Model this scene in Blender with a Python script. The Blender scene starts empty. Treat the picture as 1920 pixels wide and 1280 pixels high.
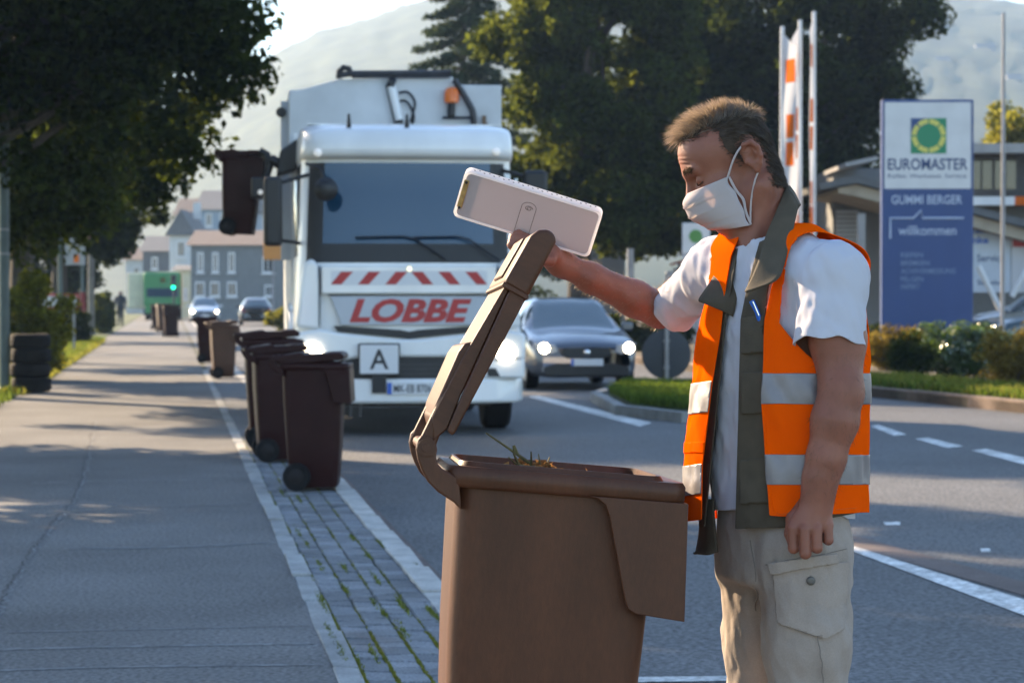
import bpy, bmesh, math, random
import numpy as np
from mathutils import Vector, Matrix
R = math.radians
rng = np.random.default_rng(7)
random.seed(7)
S = bpy.context.scene
C = S.collection

# ---------------------------------------------------------------- camera, sky, sun, exposure
FPX = 85.0 / 36.0 * 1920.0            # focal length in reference pixels
PITCH = math.atan(82.0 / FPX)         # the camera looks down by one degree
CAMH = 1.38
cam_d = bpy.data.cameras.new('camera')
cam = bpy.data.objects.new('camera', cam_d); C.objects.link(cam)
cam_d.lens = 85.0; cam_d.sensor_width = 36.0
cam_d.clip_start = 0.1; cam_d.clip_end = 5000
cam.location = (0, 0, CAMH)
cam.rotation_euler = (math.pi / 2 - PITCH, 0, 0)
cam_d.dof.use_dof = True; cam_d.dof.focus_distance = 5.2; cam_d.dof.aperture_fstop = 9.0
S.camera = cam

SUN_EL, SUN_AZ = 25.0, -45.0          # degrees; azimuth from +Y, negative to the left
W = bpy.data.worlds.new('World'); S.world = W; W.use_nodes = True
nt = W.node_tree; nt.nodes.clear()
sky = nt.nodes.new('ShaderNodeTexSky'); sky.sky_type = 'NISHITA'; sky.sun_disc = False
sky.sun_elevation = R(SUN_EL); sky.sun_rotation = R(SUN_AZ)
sky.air_density = 1.0; sky.dust_density = 0.3; sky.ozone_density = 1.4
bg = nt.nodes.new('ShaderNodeBackground'); bg.inputs[1].default_value = 0.08
ow = nt.nodes.new('ShaderNodeOutputWorld')
nt.links.new(sky.outputs[0], bg.inputs[0]); nt.links.new(bg.outputs[0], ow.inputs[0])
sl = bpy.data.lights.new('sun', 'SUN'); sl.energy = 3.9; sl.angle = R(0.53); sl.color = (1.0, 0.76, 0.50)
so = bpy.data.objects.new('sun', sl); C.objects.link(so)
_d = Vector((math.sin(R(SUN_AZ)) * math.cos(R(SUN_EL)), math.cos(R(SUN_AZ)) * math.cos(R(SUN_EL)), math.sin(R(SUN_EL))))
so.rotation_euler = _d.to_track_quat('Z', 'Y').to_euler(); so.location = (-20, 60, 40)
S.view_settings.view_transform = 'Standard'; S.view_settings.look = 'None'
S.view_settings.gamma = 1.0; S.view_settings.use_curve_mapping = False
S.view_settings.exposure = 2.25
S.render.engine = 'CYCLES'
S.cycles.use_denoising = True
S.cycles.max_bounces = 7; S.cycles.transparent_max_bounces = 8
S.cycles.sample_clamp_indirect = 6.0
S.cycles.use_adaptive_sampling = True; S.cycles.adaptive_threshold = 0.012

# ---------------------------------------------------------------- helpers
ROADZ = -0.08
def P(px, py, Y):
    """the point at depth Y that a place in the photograph stands for"""
    a = (px - 960) / FPX; b = (640 - py) / FPX
    d = np.array([a, b * math.sin(PITCH) + math.cos(PITCH), b * math.cos(PITCH) - math.sin(PITCH)])
    return np.array([0, 0, CAMH]) + d * (Y / d[1])
def G(px, py, z=0.0):
    a = (px - 960) / FPX; b = (640 - py) / FPX
    d = np.array([a, b * math.sin(PITCH) + math.cos(PITCH), b * math.cos(PITCH) - math.sin(PITCH)])
    return np.array([0, 0, CAMH]) + d * ((z - CAMH) / d[2])
KS = -640.0 / FPX                      # footpath runs along (KS, 1)
def RT(Y, t, z=0.0): return (t + KS * Y, Y, z)

def tag(o, label=None, cat=None, group=None, kind=None):
    if label: o['label'] = label
    if cat: o['category'] = cat
    if group: o['group'] = group
    if kind: o['kind'] = kind
    return o
def empty(name, loc=(0, 0, 0), rz=0.0, label=None, cat=None, group=None):
    o = bpy.data.objects.new(name, None); C.objects.link(o)
    o.location = loc; o.rotation_euler = (0, 0, rz); o.empty_display_size = 0.1
    return tag(o, label, cat, group)
def link(name, me, mat=None, parent=None, smooth=None, bevel=0.0, segs=2, loc=None):
    if mat is not None and len(me.materials) == 0: me.materials.append(mat)
    o = bpy.data.objects.new(name, me); C.objects.link(o)
    if parent is not None: o.parent = parent
    if loc is not None: o.location = loc
    if smooth is not None:
        me.shade_smooth()
        if smooth < 180: me.set_sharp_from_angle(angle=R(smooth))
    if bevel:
        m = o.modifiers.new('bevel', 'BEVEL'); m.width = bevel; m.segments = segs; m.limit_method = 'ANGLE'; m.angle_limit = R(35)
        m.harden_normals = False
    return o
def np_mesh(name, v, f):
    """fast mesh from an (n,3) array and an (m,k) array of faces"""
    v = np.asarray(v, dtype=np.float32); f = np.asarray(f, dtype=np.int32)
    me = bpy.data.meshes.new(name); k = f.shape[1]
    me.vertices.add(len(v)); me.vertices.foreach_set('co', v.ravel())
    me.loops.add(f.size); me.loops.foreach_set('vertex_index', f.ravel())
    me.polygons.add(len(f)); me.polygons.foreach_set('loop_start', np.arange(0, f.size, k, dtype=np.int32))
    me.update(calc_edges=True); me.validate()
    return me
class MB:
    def __init__(s): s.v = []; s.f = []
    def add(s, vs, fs):
        n = len(s.v); s.v += [tuple(map(float, p)) for p in vs]; s.f += [tuple(i + n for i in q) for q in fs]; return s
    def box(s, c, d, rot=None):
        x, y, z = d[0] / 2, d[1] / 2, d[2] / 2
        vs = [Vector(p) for p in ((-x,-y,-z),(x,-y,-z),(x,y,-z),(-x,y,-z),(-x,-y,z),(x,-y,z),(x,y,z),(-x,y,z))]
        if rot is not None: vs = [rot @ p for p in vs]
        return s.add([p + Vector(c) for p in vs], [(0,3,2,1),(4,5,6,7),(0,1,5,4),(1,2,6,5),(2,3,7,6),(3,0,4,7)])
    def bb(s, x0, x1, y0, y1, z0, z1): return s.box(((x0+x1)/2,(y0+y1)/2,(z0+z1)/2), (x1-x0,y1-y0,z1-z0))
    def prism(s, pts, a, b, axis='y'):
        """polygon pts (u,v) swept from a to b; axis y: (u,.,v), x: (.,u,v), z: (u,v,.)"""
        m = {'y': lambda u, v, w: (u, w, v), 'x': lambda u, v, w: (w, u, v), 'z': lambda u, v, w: (u, v, w)}[axis]
        n = len(pts); vs = [m(u, v, a) for u, v in pts] + [m(u, v, b) for u, v in pts]
        fs = [tuple(range(n)), tuple(range(2*n-1, n-1, -1))] + [(i, i+n, (i+1) % n + n, (i+1) % n) for i in range(n)]
        return s.add(vs, fs)
    def tube(s, pts, r, n=8, caps=True):
        pts = [Vector(p) for p in pts]; rs = r if hasattr(r, '__len__') else [r] * len(pts)
        up = Vector((0, 0, 1)); t0 = (pts[1] - pts[0]).normalized()
        if abs(t0.dot(up)) > 0.95: up = Vector((1, 0, 0))
        a = t0.cross(up).normalized(); vs = []
        for i, p in enumerate(pts):
            t = (pts[min(i+1, len(pts)-1)] - pts[max(i-1, 0)])
            if t.length < 1e-9: t = t0
            t.normalize(); a = (a - t * a.dot(t)).normalized(); b = t.cross(a)
            vs += [p + (a * math.cos(2*math.pi*k/n) + b * math.sin(2*math.pi*k/n)) * rs[i] for k in range(n)]
        fs = [(i*n+k, i*n+(k+1) % n, (i+1)*n+(k+1) % n, (i+1)*n+k) for i in range(len(pts)-1) for k in range(n)]
        if caps: fs += [tuple(range(n-1, -1, -1)), tuple(range((len(pts)-1)*n, len(pts)*n))]
        return s.add(vs, fs)
    def lathe(s, prof, n=24, c=(0, 0, 0), axis='z'):
        """profile of (radius, height)"""
        vs = []
        for r, h in prof:
            for k in range(n):
                u, v = r * math.cos(2*math.pi*k/n), r * math.sin(2*math.pi*k/n)
                vs.append({'z': (c[0]+u, c[1]+v, c[2]+h), 'y': (c[0]+u, c[1]+h, c[2]+v), 'x': (c[0]+h, c[1]+u, c[2]+v)}[axis])
        fs = [(i*n+k, i*n+(k+1) % n, (i+1)*n+(k+1) % n, (i+1)*n+k) for i in range(len(prof)-1) for k in range(n)]
        fs += [tuple(range(n-1, -1, -1)), tuple(range((len(prof)-1)*n, len(prof)*n))]
        return s.add(vs, fs)
    def mesh(s, name):
        me = bpy.data.meshes.new(name); me.from_pydata(s.v, [], s.f); me.validate()
        bm = bmesh.new(); bm.from_mesh(me); bmesh.ops.recalc_face_normals(bm, faces=bm.faces); bm.to_mesh(me); bm.free()
        return me
    def build(s, name, mat, parent=None, smooth=None, bevel=0.0, segs=2, loc=None):
        return link(name, s.mesh(name), mat, parent, smooth, bevel, segs, loc)
def copy_tree(o, parent=None, mats=None):
    c = o.copy(); C.objects.link(c); c.parent = parent
    if parent is not None: c.matrix_parent_inverse = o.matrix_parent_inverse.copy()
    if mats and o.type == 'MESH' and o.data.materials and o.data.materials[0] and o.data.materials[0].name in mats:
        c.data = o.data.copy(); c.data.materials[0] = mats[o.data.materials[0].name]
    for ch in list(o.children): copy_tree(ch, c, mats)
    return c
def crom(p, n):
    """Catmull-Rom samples of points p (k,...) with n steps per span"""
    p = np.asarray(p, float); q = np.concatenate([[2*p[0]-p[1]], p, [2*p[-1]-p[-2]]]); out = []
    for i in range(len(p)-1):
        a, b, c, d = q[i:i+4]
        for k in range(n):
            t = k / n
            out.append(0.5 * (2*b + (c-a)*t + (2*a-5*b+4*c-d)*t*t + (3*b-a-3*c+d)*t**3))
    out.append(p[-1]); return np.array(out)
def sheet(ctrl, su=4, sv=4):
    """smooth grid through control points (nu,nv,3)"""
    g = crom(ctrl, su); g = crom(np.swapaxes(g, 0, 1), sv); return np.swapaxes(g, 0, 1)
def grid_faces(nu, nv):
    i, j = np.meshgrid(np.arange(nu-1), np.arange(nv-1), indexing='ij'); a = (i*nv+j).ravel()
    return np.stack([a, a+1, a+nv+1, a+nv], 1)
def sheet_obj(name, ctrl, mat, parent=None, su=4, sv=4, thick=0.0, off=0.0):
    g = sheet(np.asarray(ctrl, float), su, sv); me = np_mesh(name, g.reshape(-1, 3), grid_faces(*g.shape[:2]))
    o = link(name, me, mat, parent, smooth=180)
    if thick:
        m = o.modifiers.new('solid', 'SOLIDIFY'); m.thickness = thick; m.offset = off
    return o

# ---------------------------------------------------------------- materials
def material(name, col, rough=0.6, metal=0.0, var=0.0, vscale=3.0, bump=0.0, bscale=60.0, spec=0.5, coat=0.0, trans=0.0,
             sss=0.0, emit=None, estr=0.0, alpha=1.0, col2=None, detail=4.0, stretch=None, spots=None, sheen=0.0, world=False, bdist=0.01, orand=0.0):
    m = bpy.data.materials.new(name); m.use_nodes = True; n = m.node_tree; b = n.nodes['Principled BSDF']; L = n.links.new
    b.inputs['Base Color'].default_value = (*col, 1); b.inputs['Roughness'].default_value = rough; b.inputs['Metallic'].default_value = metal
    b.inputs['Specular IOR Level'].default_value = spec; b.inputs['Coat Weight'].default_value = coat; b.inputs['Coat Roughness'].default_value = 0.05
    b.inputs['Transmission Weight'].default_value = trans; b.inputs['Alpha'].default_value = alpha; b.inputs['Sheen Weight'].default_value = sheen
    if sss:
        b.inputs['Subsurface Weight'].default_value = sss; b.inputs['Subsurface Radius'].default_value = (1.0, 0.32, 0.16); b.inputs['Subsurface Scale'].default_value = 0.012
    if emit:
        b.inputs['Emission Color'].default_value = (*emit, 1); b.inputs['Emission Strength'].default_value = estr
    if var or bump or col2:
        tc = n.nodes.new('ShaderNodeTexCoord') if not world else n.nodes.new('ShaderNodeNewGeometry')
        src = tc.outputs['Object'] if not world else tc.outputs['Position']
        if stretch:
            mp = n.nodes.new('ShaderNodeMapping'); mp.inputs['Scale'].default_value = stretch; L(src, mp.inputs[0]); src = mp.outputs[0]
        if var or col2:
            t = n.nodes.new('ShaderNodeTexNoise'); t.inputs['Scale'].default_value = vscale; t.inputs['Detail'].default_value = detail; L(src, t.inputs['Vector'])
            r = n.nodes.new('ShaderNodeValToRGB'); L(t.outputs['Fac'], r.inputs[0])
            c2 = col2 if col2 else tuple(min(1, c * (1 + var)) for c in col)
            c1 = col if col2 else tuple(c * (1 - var) for c in col)
            r.color_ramp.elements[0].color = (*c1, 1); r.color_ramp.elements[1].color = (*c2, 1)
            r.color_ramp.elements[0].position = 0.3; r.color_ramp.elements[1].position = 0.7
            out = r.outputs[0]
            if spots:   # fine speckle: (scale, amount)
                t2 = n.nodes.new('ShaderNodeTexNoise'); t2.inputs['Scale'].default_value = spots[0]; t2.inputs['Detail'].default_value = 2; L(src, t2.inputs['Vector'])
                mr = n.nodes.new('ShaderNodeMapRange'); mr.inputs[1].default_value = 0.3; mr.inputs[2].default_value = 0.7
                mr.inputs[3].default_value = 1 - spots[1]; mr.inputs[4].default_value = 1 + spots[1]; L(t2.outputs['Fac'], mr.inputs[0])
                mx = n.nodes.new('ShaderNodeVectorMath'); mx.operation = 'SCALE'; L(out, mx.inputs[0]); L(mr.outputs[0], mx.inputs['Scale']); out = mx.outputs[0]
            if orand:   # each piece its own shade
                oi = n.nodes.new('ShaderNodeObjectInfo'); mo = n.nodes.new('ShaderNodeMapRange'); mo.inputs[3].default_value = 1 - orand; mo.inputs[4].default_value = 1 + orand; L(oi.outputs['Random'], mo.inputs[0])
                mz = n.nodes.new('ShaderNodeVectorMath'); mz.operation = 'SCALE'; L(out, mz.inputs[0]); L(mo.outputs[0], mz.inputs['Scale']); out = mz.outputs[0]
            L(out, b.inputs['Base Color'])
        if bump:
            t3 = n.nodes.new('ShaderNodeTexNoise'); t3.inputs['Scale'].default_value = bscale; t3.inputs['Detail'].default_value = 3; L(src, t3.inputs['Vector'])
            bp = n.nodes.new('ShaderNodeBump'); bp.inputs['Strength'].default_value = bump; bp.inputs['Distance'].default_value = bdist
            L(t3.outputs['Fac'], bp.inputs['Height']); L(bp.outputs[0], b.inputs['Normal'])
    return m
def thin(name, col, tcol, tw=0.5, rough=0.7, var=0.25, island=True, gloss=0.0, vscale=5.0):
    """thin sheet (leaf, cloth): diffuse plus light passing through"""
    m = bpy.data.materials.new(name); m.use_nodes = True; n = m.node_tree; n.nodes.clear(); L = n.links.new
    out = n.nodes.new('ShaderNodeOutputMaterial'); d = n.nodes.new('ShaderNodeBsdfDiffuse'); t = n.nodes.new('ShaderNodeBsdfTranslucent')
    mx = n.nodes.new('ShaderNodeMixShader'); mx.inputs[0].default_value = tw
    L(d.outputs[0], mx.inputs[1]); L(t.outputs[0], mx.inputs[2])
    for node, c in ((d, col), (t, tcol)):
        if island:
            g = n.nodes.new('ShaderNodeNewGeometry'); fac = g.outputs['Random Per Island']
        else:
            tc = n.nodes.new('ShaderNodeTexCoord'); nz = n.nodes.new('ShaderNodeTexNoise'); nz.inputs['Scale'].default_value = vscale
            L(tc.outputs['Object'], nz.inputs['Vector']); fac = nz.outputs['Fac']
        r = n.nodes.new('ShaderNodeValToRGB'); L(fac, r.inputs[0])
        r.color_ramp.elements[0].color = (*[x * (1 - var) for x in c], 1); r.color_ramp.elements[1].color = (*[min(1, x * (1 + var)) for x in c], 1)
        L(r.outputs[0], node.inputs['Color'])
    last = mx.outputs[0]
    if gloss:
        gl = n.nodes.new('ShaderNodeBsdfGlossy'); gl.inputs['Roughness'].default_value = rough; m2 = n.nodes.new('ShaderNodeMixShader'); m2.inputs[0].default_value = gloss
        L(last, m2.inputs[1]); L(gl.outputs[0], m2.inputs[2]); last = m2.outputs[0]
    L(last, out.inputs['Surface']); return m

M = {}
M['asphalt_walk'] = material('asphalt_walk', (0.107, 0.107, 0.107), 0.85, var=0.30, vscale=0.7, bump=1.0, bscale=70, spots=(48, 0.6), world=True, detail=6)
M['asphalt_road'] = material('asphalt_road', (0.084, 0.086, 0.089), 0.75, var=0.28, vscale=0.3, bump=1.0, bscale=60, spots=(40, 0.8), world=True, detail=6)
M['asphalt_old'] = material('asphalt_old', (0.115, 0.085, 0.075), 0.85, var=0.25, vscale=2.0, bump=0.5, bscale=120, spots=(90, 0.35), world=True)
M['paint'] = material('paint', (0.55, 0.55, 0.53), 0.6, var=0.40, vscale=6.0, bump=0.3, bscale=120, spots=(30, 0.5), world=True, detail=8)
M['paver'] = material('paver', (0.155, 0.165, 0.178), 0.85, var=0.25, vscale=3.0, bump=0.8, bscale=70, spots=(90, 0.35), world=True, orand=0.28)
M['border_stone'] = material('border_stone', (0.27, 0.275, 0.27), 0.85, var=0.22, vscale=5.0, bump=0.6, bscale=80, spots=(100, 0.2), world=True, orand=0.15)
M['kerb'] = material('kerb', (0.40, 0.39, 0.365), 0.85, var=0.22, vscale=5.0, bump=0.7, bscale=70, spots=(90, 0.2), world=True)
M['joint'] = material('joint', (0.05, 0.055, 0.035), 0.95, var=0.5, vscale=8, world=True, bump=0.6)
M['soil'] = material('soil', (0.09, 0.07, 0.045), 0.95, var=0.4, vscale=4, world=True, bump=0.8, bscale=30)
M['lawn'] = material('lawn', (0.045, 0.07, 0.02), 0.95, var=0.45, vscale=1.2, world=True, bump=0.8, bscale=40)
M['grass'] = thin('grass', (0.06, 0.10, 0.02), (0.16, 0.22, 0.03), 0.45, var=0.5)
M['weed'] = thin('weed', (0.10, 0.125, 0.03), (0.20, 0.22, 0.04), 0.4, var=0.6)
M['dry_grass'] = thin('dry_grass', (0.12, 0.13, 0.03), (0.28, 0.28, 0.05), 0.45, var=0.5)
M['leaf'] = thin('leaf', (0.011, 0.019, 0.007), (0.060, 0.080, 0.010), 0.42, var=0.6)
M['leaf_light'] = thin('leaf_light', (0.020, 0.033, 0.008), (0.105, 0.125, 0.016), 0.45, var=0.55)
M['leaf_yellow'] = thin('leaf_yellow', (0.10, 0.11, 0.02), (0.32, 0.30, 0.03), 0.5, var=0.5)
M['leaf_gloss'] = thin('leaf_gloss', (0.035, 0.07, 0.015), (0.12, 0.19, 0.02), 0.35, var=0.4, gloss=0.10, rough=0.28)
M['leaf_brown'] = thin('leaf_brown', (0.13, 0.10, 0.025), (0.30, 0.22, 0.04), 0.4, var=0.4)
M['needle'] = thin('needle', (0.03, 0.048, 0.028), (0.06, 0.08, 0.03), 0.3, var=0.4)
M['bark'] = material('bark', (0.06, 0.048, 0.038), 0.95, var=0.4, vscale=6, bump=0.9, bscale=14, stretch=(4, 4, 0.6))
# ---------------------------------------------------------------- ground, road, footpath
def flat(name, pts, z, mat, kind='structure', parent=None):
    me = bpy.data.meshes.new(name); me.from_pydata([(p[0], p[1], z) for p in pts], [], [tuple(range(len(pts)))])
    bm = bmesh.new(); bm.from_mesh(me); bmesh.ops.recalc_face_normals(bm, faces=bm.faces)
    for f in bm.faces:
        if f.normal.z < 0: f.normal_flip()
    bm.to_mesh(me); bm.free()
    o = link(name, me, mat, parent)
    if parent is None: o['kind'] = kind
    return o
flat('ground', [(-1500, -200), (1500, -200), (1500, 2500), (-1500, 2500)], -0.20, M['lawn'])
T_L, T_B0, T_B1, T_K0, T_K1, T_G = -2.25, 0.605, 0.70, 1.18, 1.305, 1.415
YN, YF = 2.0, 330.0
# right-hand kerb line of the road
KERB_R = [(14.0, 2.0), (10.4, 15.0), (6.55, 30.2), (5.35, 35.2), (4.6, 39.5), (-1.4, 85.0), (-36.5, 330.0)]
flat('road', [RT(YN, T_K1 - 0.02)[:2], *KERB_R, RT(YF, T_K1 - 0.02)[:2]], ROADZ, M['asphalt_road'])
flat('gutter', [RT(YN, T_K1)[:2], RT(YN, T_G)[:2], RT(160, T_G)[:2], RT(160, T_K1)[:2]], ROADZ + 0.004, M['asphalt_old'])
def slab(name, pts, z0, z1, mat):
    mb = MB(); mb.prism(pts, z0, z1, 'z'); o = mb.build(name, mat); o['kind'] = 'structure'; return o
slab('footpath', [RT(YN, T_L)[:2], RT(YN, T_B0)[:2], RT(YF, T_B0)[:2], RT(YF, T_L)[:2]], -0.19, 0.0, M['asphalt_walk'])
# strip of small paving blocks between border stones and kerb
strip = flat('paving_strip', [RT(YN, T_B0)[:2], RT(YN, T_K1)[:2], RT(YF, T_K1)[:2], RT(YF, T_B0)[:2]], -0.010, M['joint'])
strip_far = slab('paving_strip_far', [RT(21.2, T_B1 + 0.004)[:2], RT(21.2, T_K0 - 0.004)[:2], RT(160, T_K0 - 0.004)[:2], RT(160, T_B1 + 0.004)[:2]], -0.1, -0.003, M['paver'])
def stone(t0, t1, y0, y1, z0, z1, jit=0.003):
    j = lambda: random.uniform(-jit, jit)
    h = [z1 + j() for _ in range(4)]; b = [RT(y0 + j(), t0 + j()), RT(y0 + j(), t1 + j()), RT(y1 + j(), t1 + j()), RT(y1 + j(), t0 + j())]
    e = 0.006; cx = sum(p[0] for p in b) / 4; cy = sum(p[1] for p in b) / 4
    mb = MB(); vs = [(p[0], p[1], z0) for p in b] + [(p[0], p[1], h[i] - e) for i, p in enumerate(b)]
    vs += [(p[0] + e * (1 if cx > p[0] else -1), p[1] + e * (1 if cy > p[1] else -1), h[i]) for i, p in enumerate(b)]
    mb.add(vs, [(3,2,1,0),(0,1,5,4),(1,2,6,5),(2,3,7,6),(3,0,4,7),(4,5,9,8),(5,6,10,9),(6,7,11,10),(7,4,8,11),(8,9,10,11)])
    return mb
row_w = (T_K0 - T_B1) / 4
for r in range(4):
    y = 7.6 + (r % 2) * 0.095
    while y < 21.1:
        L_ = random.uniform(0.15, 0.20)
        stone(T_B1 + r * row_w + 0.004, T_B1 + (r + 1) * row_w - 0.004, y + 0.005, y + L_ - 0.005, -0.08, random.uniform(-.003, .002), 0.004).build('paver', M['paver'], strip)
        y += L_
near = MB()
for r in range(4):
    y = 3.0 + (r % 2) * 0.09
    while y < 7.55:
        q_ = stone(T_B1 + r * row_w + 0.004, T_B1 + (r + 1) * row_w - 0.004, y + 0.005, y + 0.175, -0.08, random.uniform(-.003, .002), 0.004); near.add(q_.v, q_.f); y += 0.18
near_o = near.build('near_pavers', M['paver'], strip); near_o['kind'] = 'stuff'
y = 3.0
while y < 46:
    stone(T_B0, T_B1 - 0.004, y + 0.004, y + 0.996, -0.1, 0.004 + random.uniform(-0.003, 0.004), 0.006).build('border_stone', M['border_stone'], strip)
    y += 1.0
y = 3.3
while y < 70:
    stone(T_K0, T_K1, y + 0.006, y + 0.994, -0.2, 0.008 + random.uniform(-0.003, 0.004), 0.006).build('kerb_stone', M['kerb'], strip)
    y += 1.0
far_k = slab('kerb', [RT(70, T_K0)[:2], RT(70, T_K1)[:2], RT(YF, T_K1)[:2], RT(YF, T_K0)[:2]], -0.2, 0.005, M['kerb'])
# left verge and right verge
slab('grass_verge', [RT(YN, -60)[:2], RT(YN, T_L - 0.02)[:2], RT(YF, T_L - 0.02)[:2], RT(YF, -60)[:2]], -0.19, 0.012, M['lawn'])
slab('grass_bank', [*KERB_R[1:], (60, 330.0), (60, 15.0)], -0.19, 0.05, M['soil'])
# kerb along the right of the road, stone by stone where it can be told apart
kr = empty('right_kerb'); kr['kind'] = 'structure'
def kerb_run(parent, pts, name, mat, w=0.14, z0=-0.2, z1=0.075, step=1.0):
    for (a, b) in zip(pts[:-1], pts[1:]):
        a = Vector((*a, 0)); b = Vector((*b, 0)); n = max(1, round((b - a).length / step)); t = (b - a).normalized(); s = Vector((t.y, -t.x, 0))
        for i in range(n):
            p = a + (b - a) * (i / n) + t * 0.005; q = a + (b - a) * ((i + 1) / n) - t * 0.005; o = random.uniform(-.006, .006)
            mb = MB(); mb.prism([(p.x, p.y), (q.x, q.y), (q.x + s.x * w, q.y + s.y * w), (p.x + s.x * w, p.y + s.y * w)], z0, z1 + o, 'z')
            mb.build(name, mat, parent)
kerb_run(kr, KERB_R[1:6], 'kerb_stone', material('kerb_brown', (0.17, 0.125, 0.10), 0.9, var=0.3, vscale=3, world=True, bump=0.5))
# traffic island with grass
isl = [G(1128, 752, ROADZ), G(1175, 778, ROADZ), G(1300, 792, ROADZ), G(1420, 775, ROADZ), G(1420, 752, ROADZ), G(1300, 738, ROADZ), G(1170, 735, ROADZ)]
isl = [(p[0], p[1]) for p in isl]
cx_, cy_ = sum(p[0] for p in isl) / 7, sum(p[1] for p in isl) / 7
slab('traffic_island', [(cx_ + (x - cx_) * 0.9, cy_ + (y - cy_) * 0.9) for x, y in isl], -0.15, 0.05, M['lawn'])
ik = empty('island_kerb'); ik['kind'] = 'structure'
kerb_run(ik, isl + [isl[0]], 'kerb_stone', M['border_stone'], w=0.15, z1=0.045, step=0.8)

# painted road markings
def mark(name, quad, label=None):
    o = flat(name, [(G(x, y, ROADZ)[0], G(x, y, ROADZ)[1]) for x, y in quad], ROADZ + 0.005, M['paint']); return o
mark('lane_line', [(1588, 1030), (1598, 1024), (1990, 1147), (1990, 1181)])
for q in ([(1632, 799), (1648, 797), (1700, 815), (1676, 817)], [(1716, 823), (1740, 821), (1806, 837), (1776, 840)], [(1822, 845), (1850, 842), (1960, 868), (1930, 874)]):
    mark('lane_dash', q)
for q in ([(1656, 979), (1688, 979), (1688, 985), (1660, 985)], [(1838, 1029), (1856, 1029), (1858, 1036), (1840, 1036)]):
    mark('lane_mark', q)
mark('edge_line', [(990, 744), (1010, 742), (1222, 793), (1200, 800)])
mark('stop_line', [(1180, 1271), (1500, 1266), (1500, 1276), (1180, 1280)])
o = flat('road_patch', [(G(x, y, ROADZ)[0], G(x, y, ROADZ)[1]) for x, y in [(1585, 1006), (1605, 1006), (2000, 1113), (2000, 1140), (1588, 1022)]], ROADZ + 0.0045, M['asphalt_old'])
# the long crack and cross seams of the footpath
M['crack'] = material('crack', (0.045, 0.045, 0.047), 0.95, world=True, var=0.4, vscale=30)
M['seam'] = material('seam', (0.16, 0.165, 0.17), 0.9, world=True, var=0.35, vscale=9, spots=(120, 0.3))
def ribbon(name, pix, w, mat, z, wob=0.01, n=14):
    c = crom([G(x, y)[:2] for x, y in pix], n); v = []
    for i, p in enumerate(c):
        t = c[min(i+1, len(c)-1)] - c[max(i-1, 0)]; t /= np.linalg.norm(t); s = np.array([-t[1], t[0]])
        o_ = random.uniform(-wob, wob); ww = w * random.uniform(0.4, 1.4)
        v += [(*(p + s * (o_ - ww)), z), (*(p + s * (o_ + ww)), z)]
    f = [(2*i, 2*i+1, 2*i+3, 2*i+2) for i in range(len(c)-1)]
    o = link(name, np_mesh(name, v, f), mat); o['kind'] = 'structure'; return o
ribbon('footpath_crack', [(175, 790), (150, 905), (95, 985), (60, 1030), (25, 1085), (-20, 1165), (-60, 1240)], 0.0045, M['crack'], 0.003, 0.015, 26)
ribbon('footpath_crack_edge', [(180, 790), (155, 905), (101, 985), (67, 1030), (33, 1085), (-10, 1165), (-50, 1240)], 0.007, M['seam'], 0.0026, 0.02, 26)
for pix, w in (([(-40, 1186), (200, 1181), (420, 1176), (575, 1172)], 0.011), ([(120, 1028), (300, 1026), (520, 1017)], 0.03), ([(-40, 1218), (240, 1212), (590, 1206)], 0.02), ([(30, 952), (260, 948), (500, 944)], 0.02), ([(60, 905), (280, 900), (480, 899)], 0.02), ([(-40, 1258), (240, 1250), (600, 1246)], 0.016)):
    ribbon('footpath_seam', pix, w, M['seam'], 0.0022, 0.004, 20)

# ---------------------------------------------------------------- hills, far forest
def hill_h(px):
    xs = [-400, 200, 430, 530, 600, 700, 790, 900, 1300, 1700, 1920, 2400]; ys = [420, 300, 165, 95, 62, 32, 2, -30, -60, -25, 10, 60]
    return np.interp(px, xs, ys)
def make_hill(name, Y, fac, dep, mat, seed):
    r = np.random.default_rng(seed); nx, ny = 240, 46
    px = np.linspace(-900, 2900, nx); X = (px - 960) / FPX * Y
    top = (558 - (558 - (558 - hill_h(px)) * fac)) / FPX * Y + CAMH
    u = np.linspace(0, 1, ny); prof = np.sin(u * math.pi / 2) ** 0.8 * (Y - dep + u * dep) / Y
    gx, gu = np.meshgrid(X, u, indexing='ij'); gx = gx * (1 - dep / Y * (1 - gu)); z = top[:, None] * prof[None, :]
    lump = r.normal(0, 1, (nx, ny)); lump = (lump + np.roll(lump, 1, 0) + np.roll(lump, -1, 0) + np.roll(lump, 1, 1)) / 4; z += lump * 1.4 * np.sin(np.clip(gu * 3, 0, 1) * math.pi / 2)
    v = np.stack([gx, Y - dep + gu * dep , np.maximum(z, -0.5)], -1)
    o = link(name, np_mesh(name, v.reshape(-1, 3), grid_faces(nx, ny)), mat, smooth=180); o['kind'] = 'structure'; return o
M['forest'] = material('forest', (0.02, 0.035, 0.02), 0.95, col2=(0.06, 0.08, 0.04), vscale=0.06, world=True, detail=8, bump=1.0, bscale=0.12)
make_hill('hill', 1300.0, 1.0, 700.0, M['forest'], 3)
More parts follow.
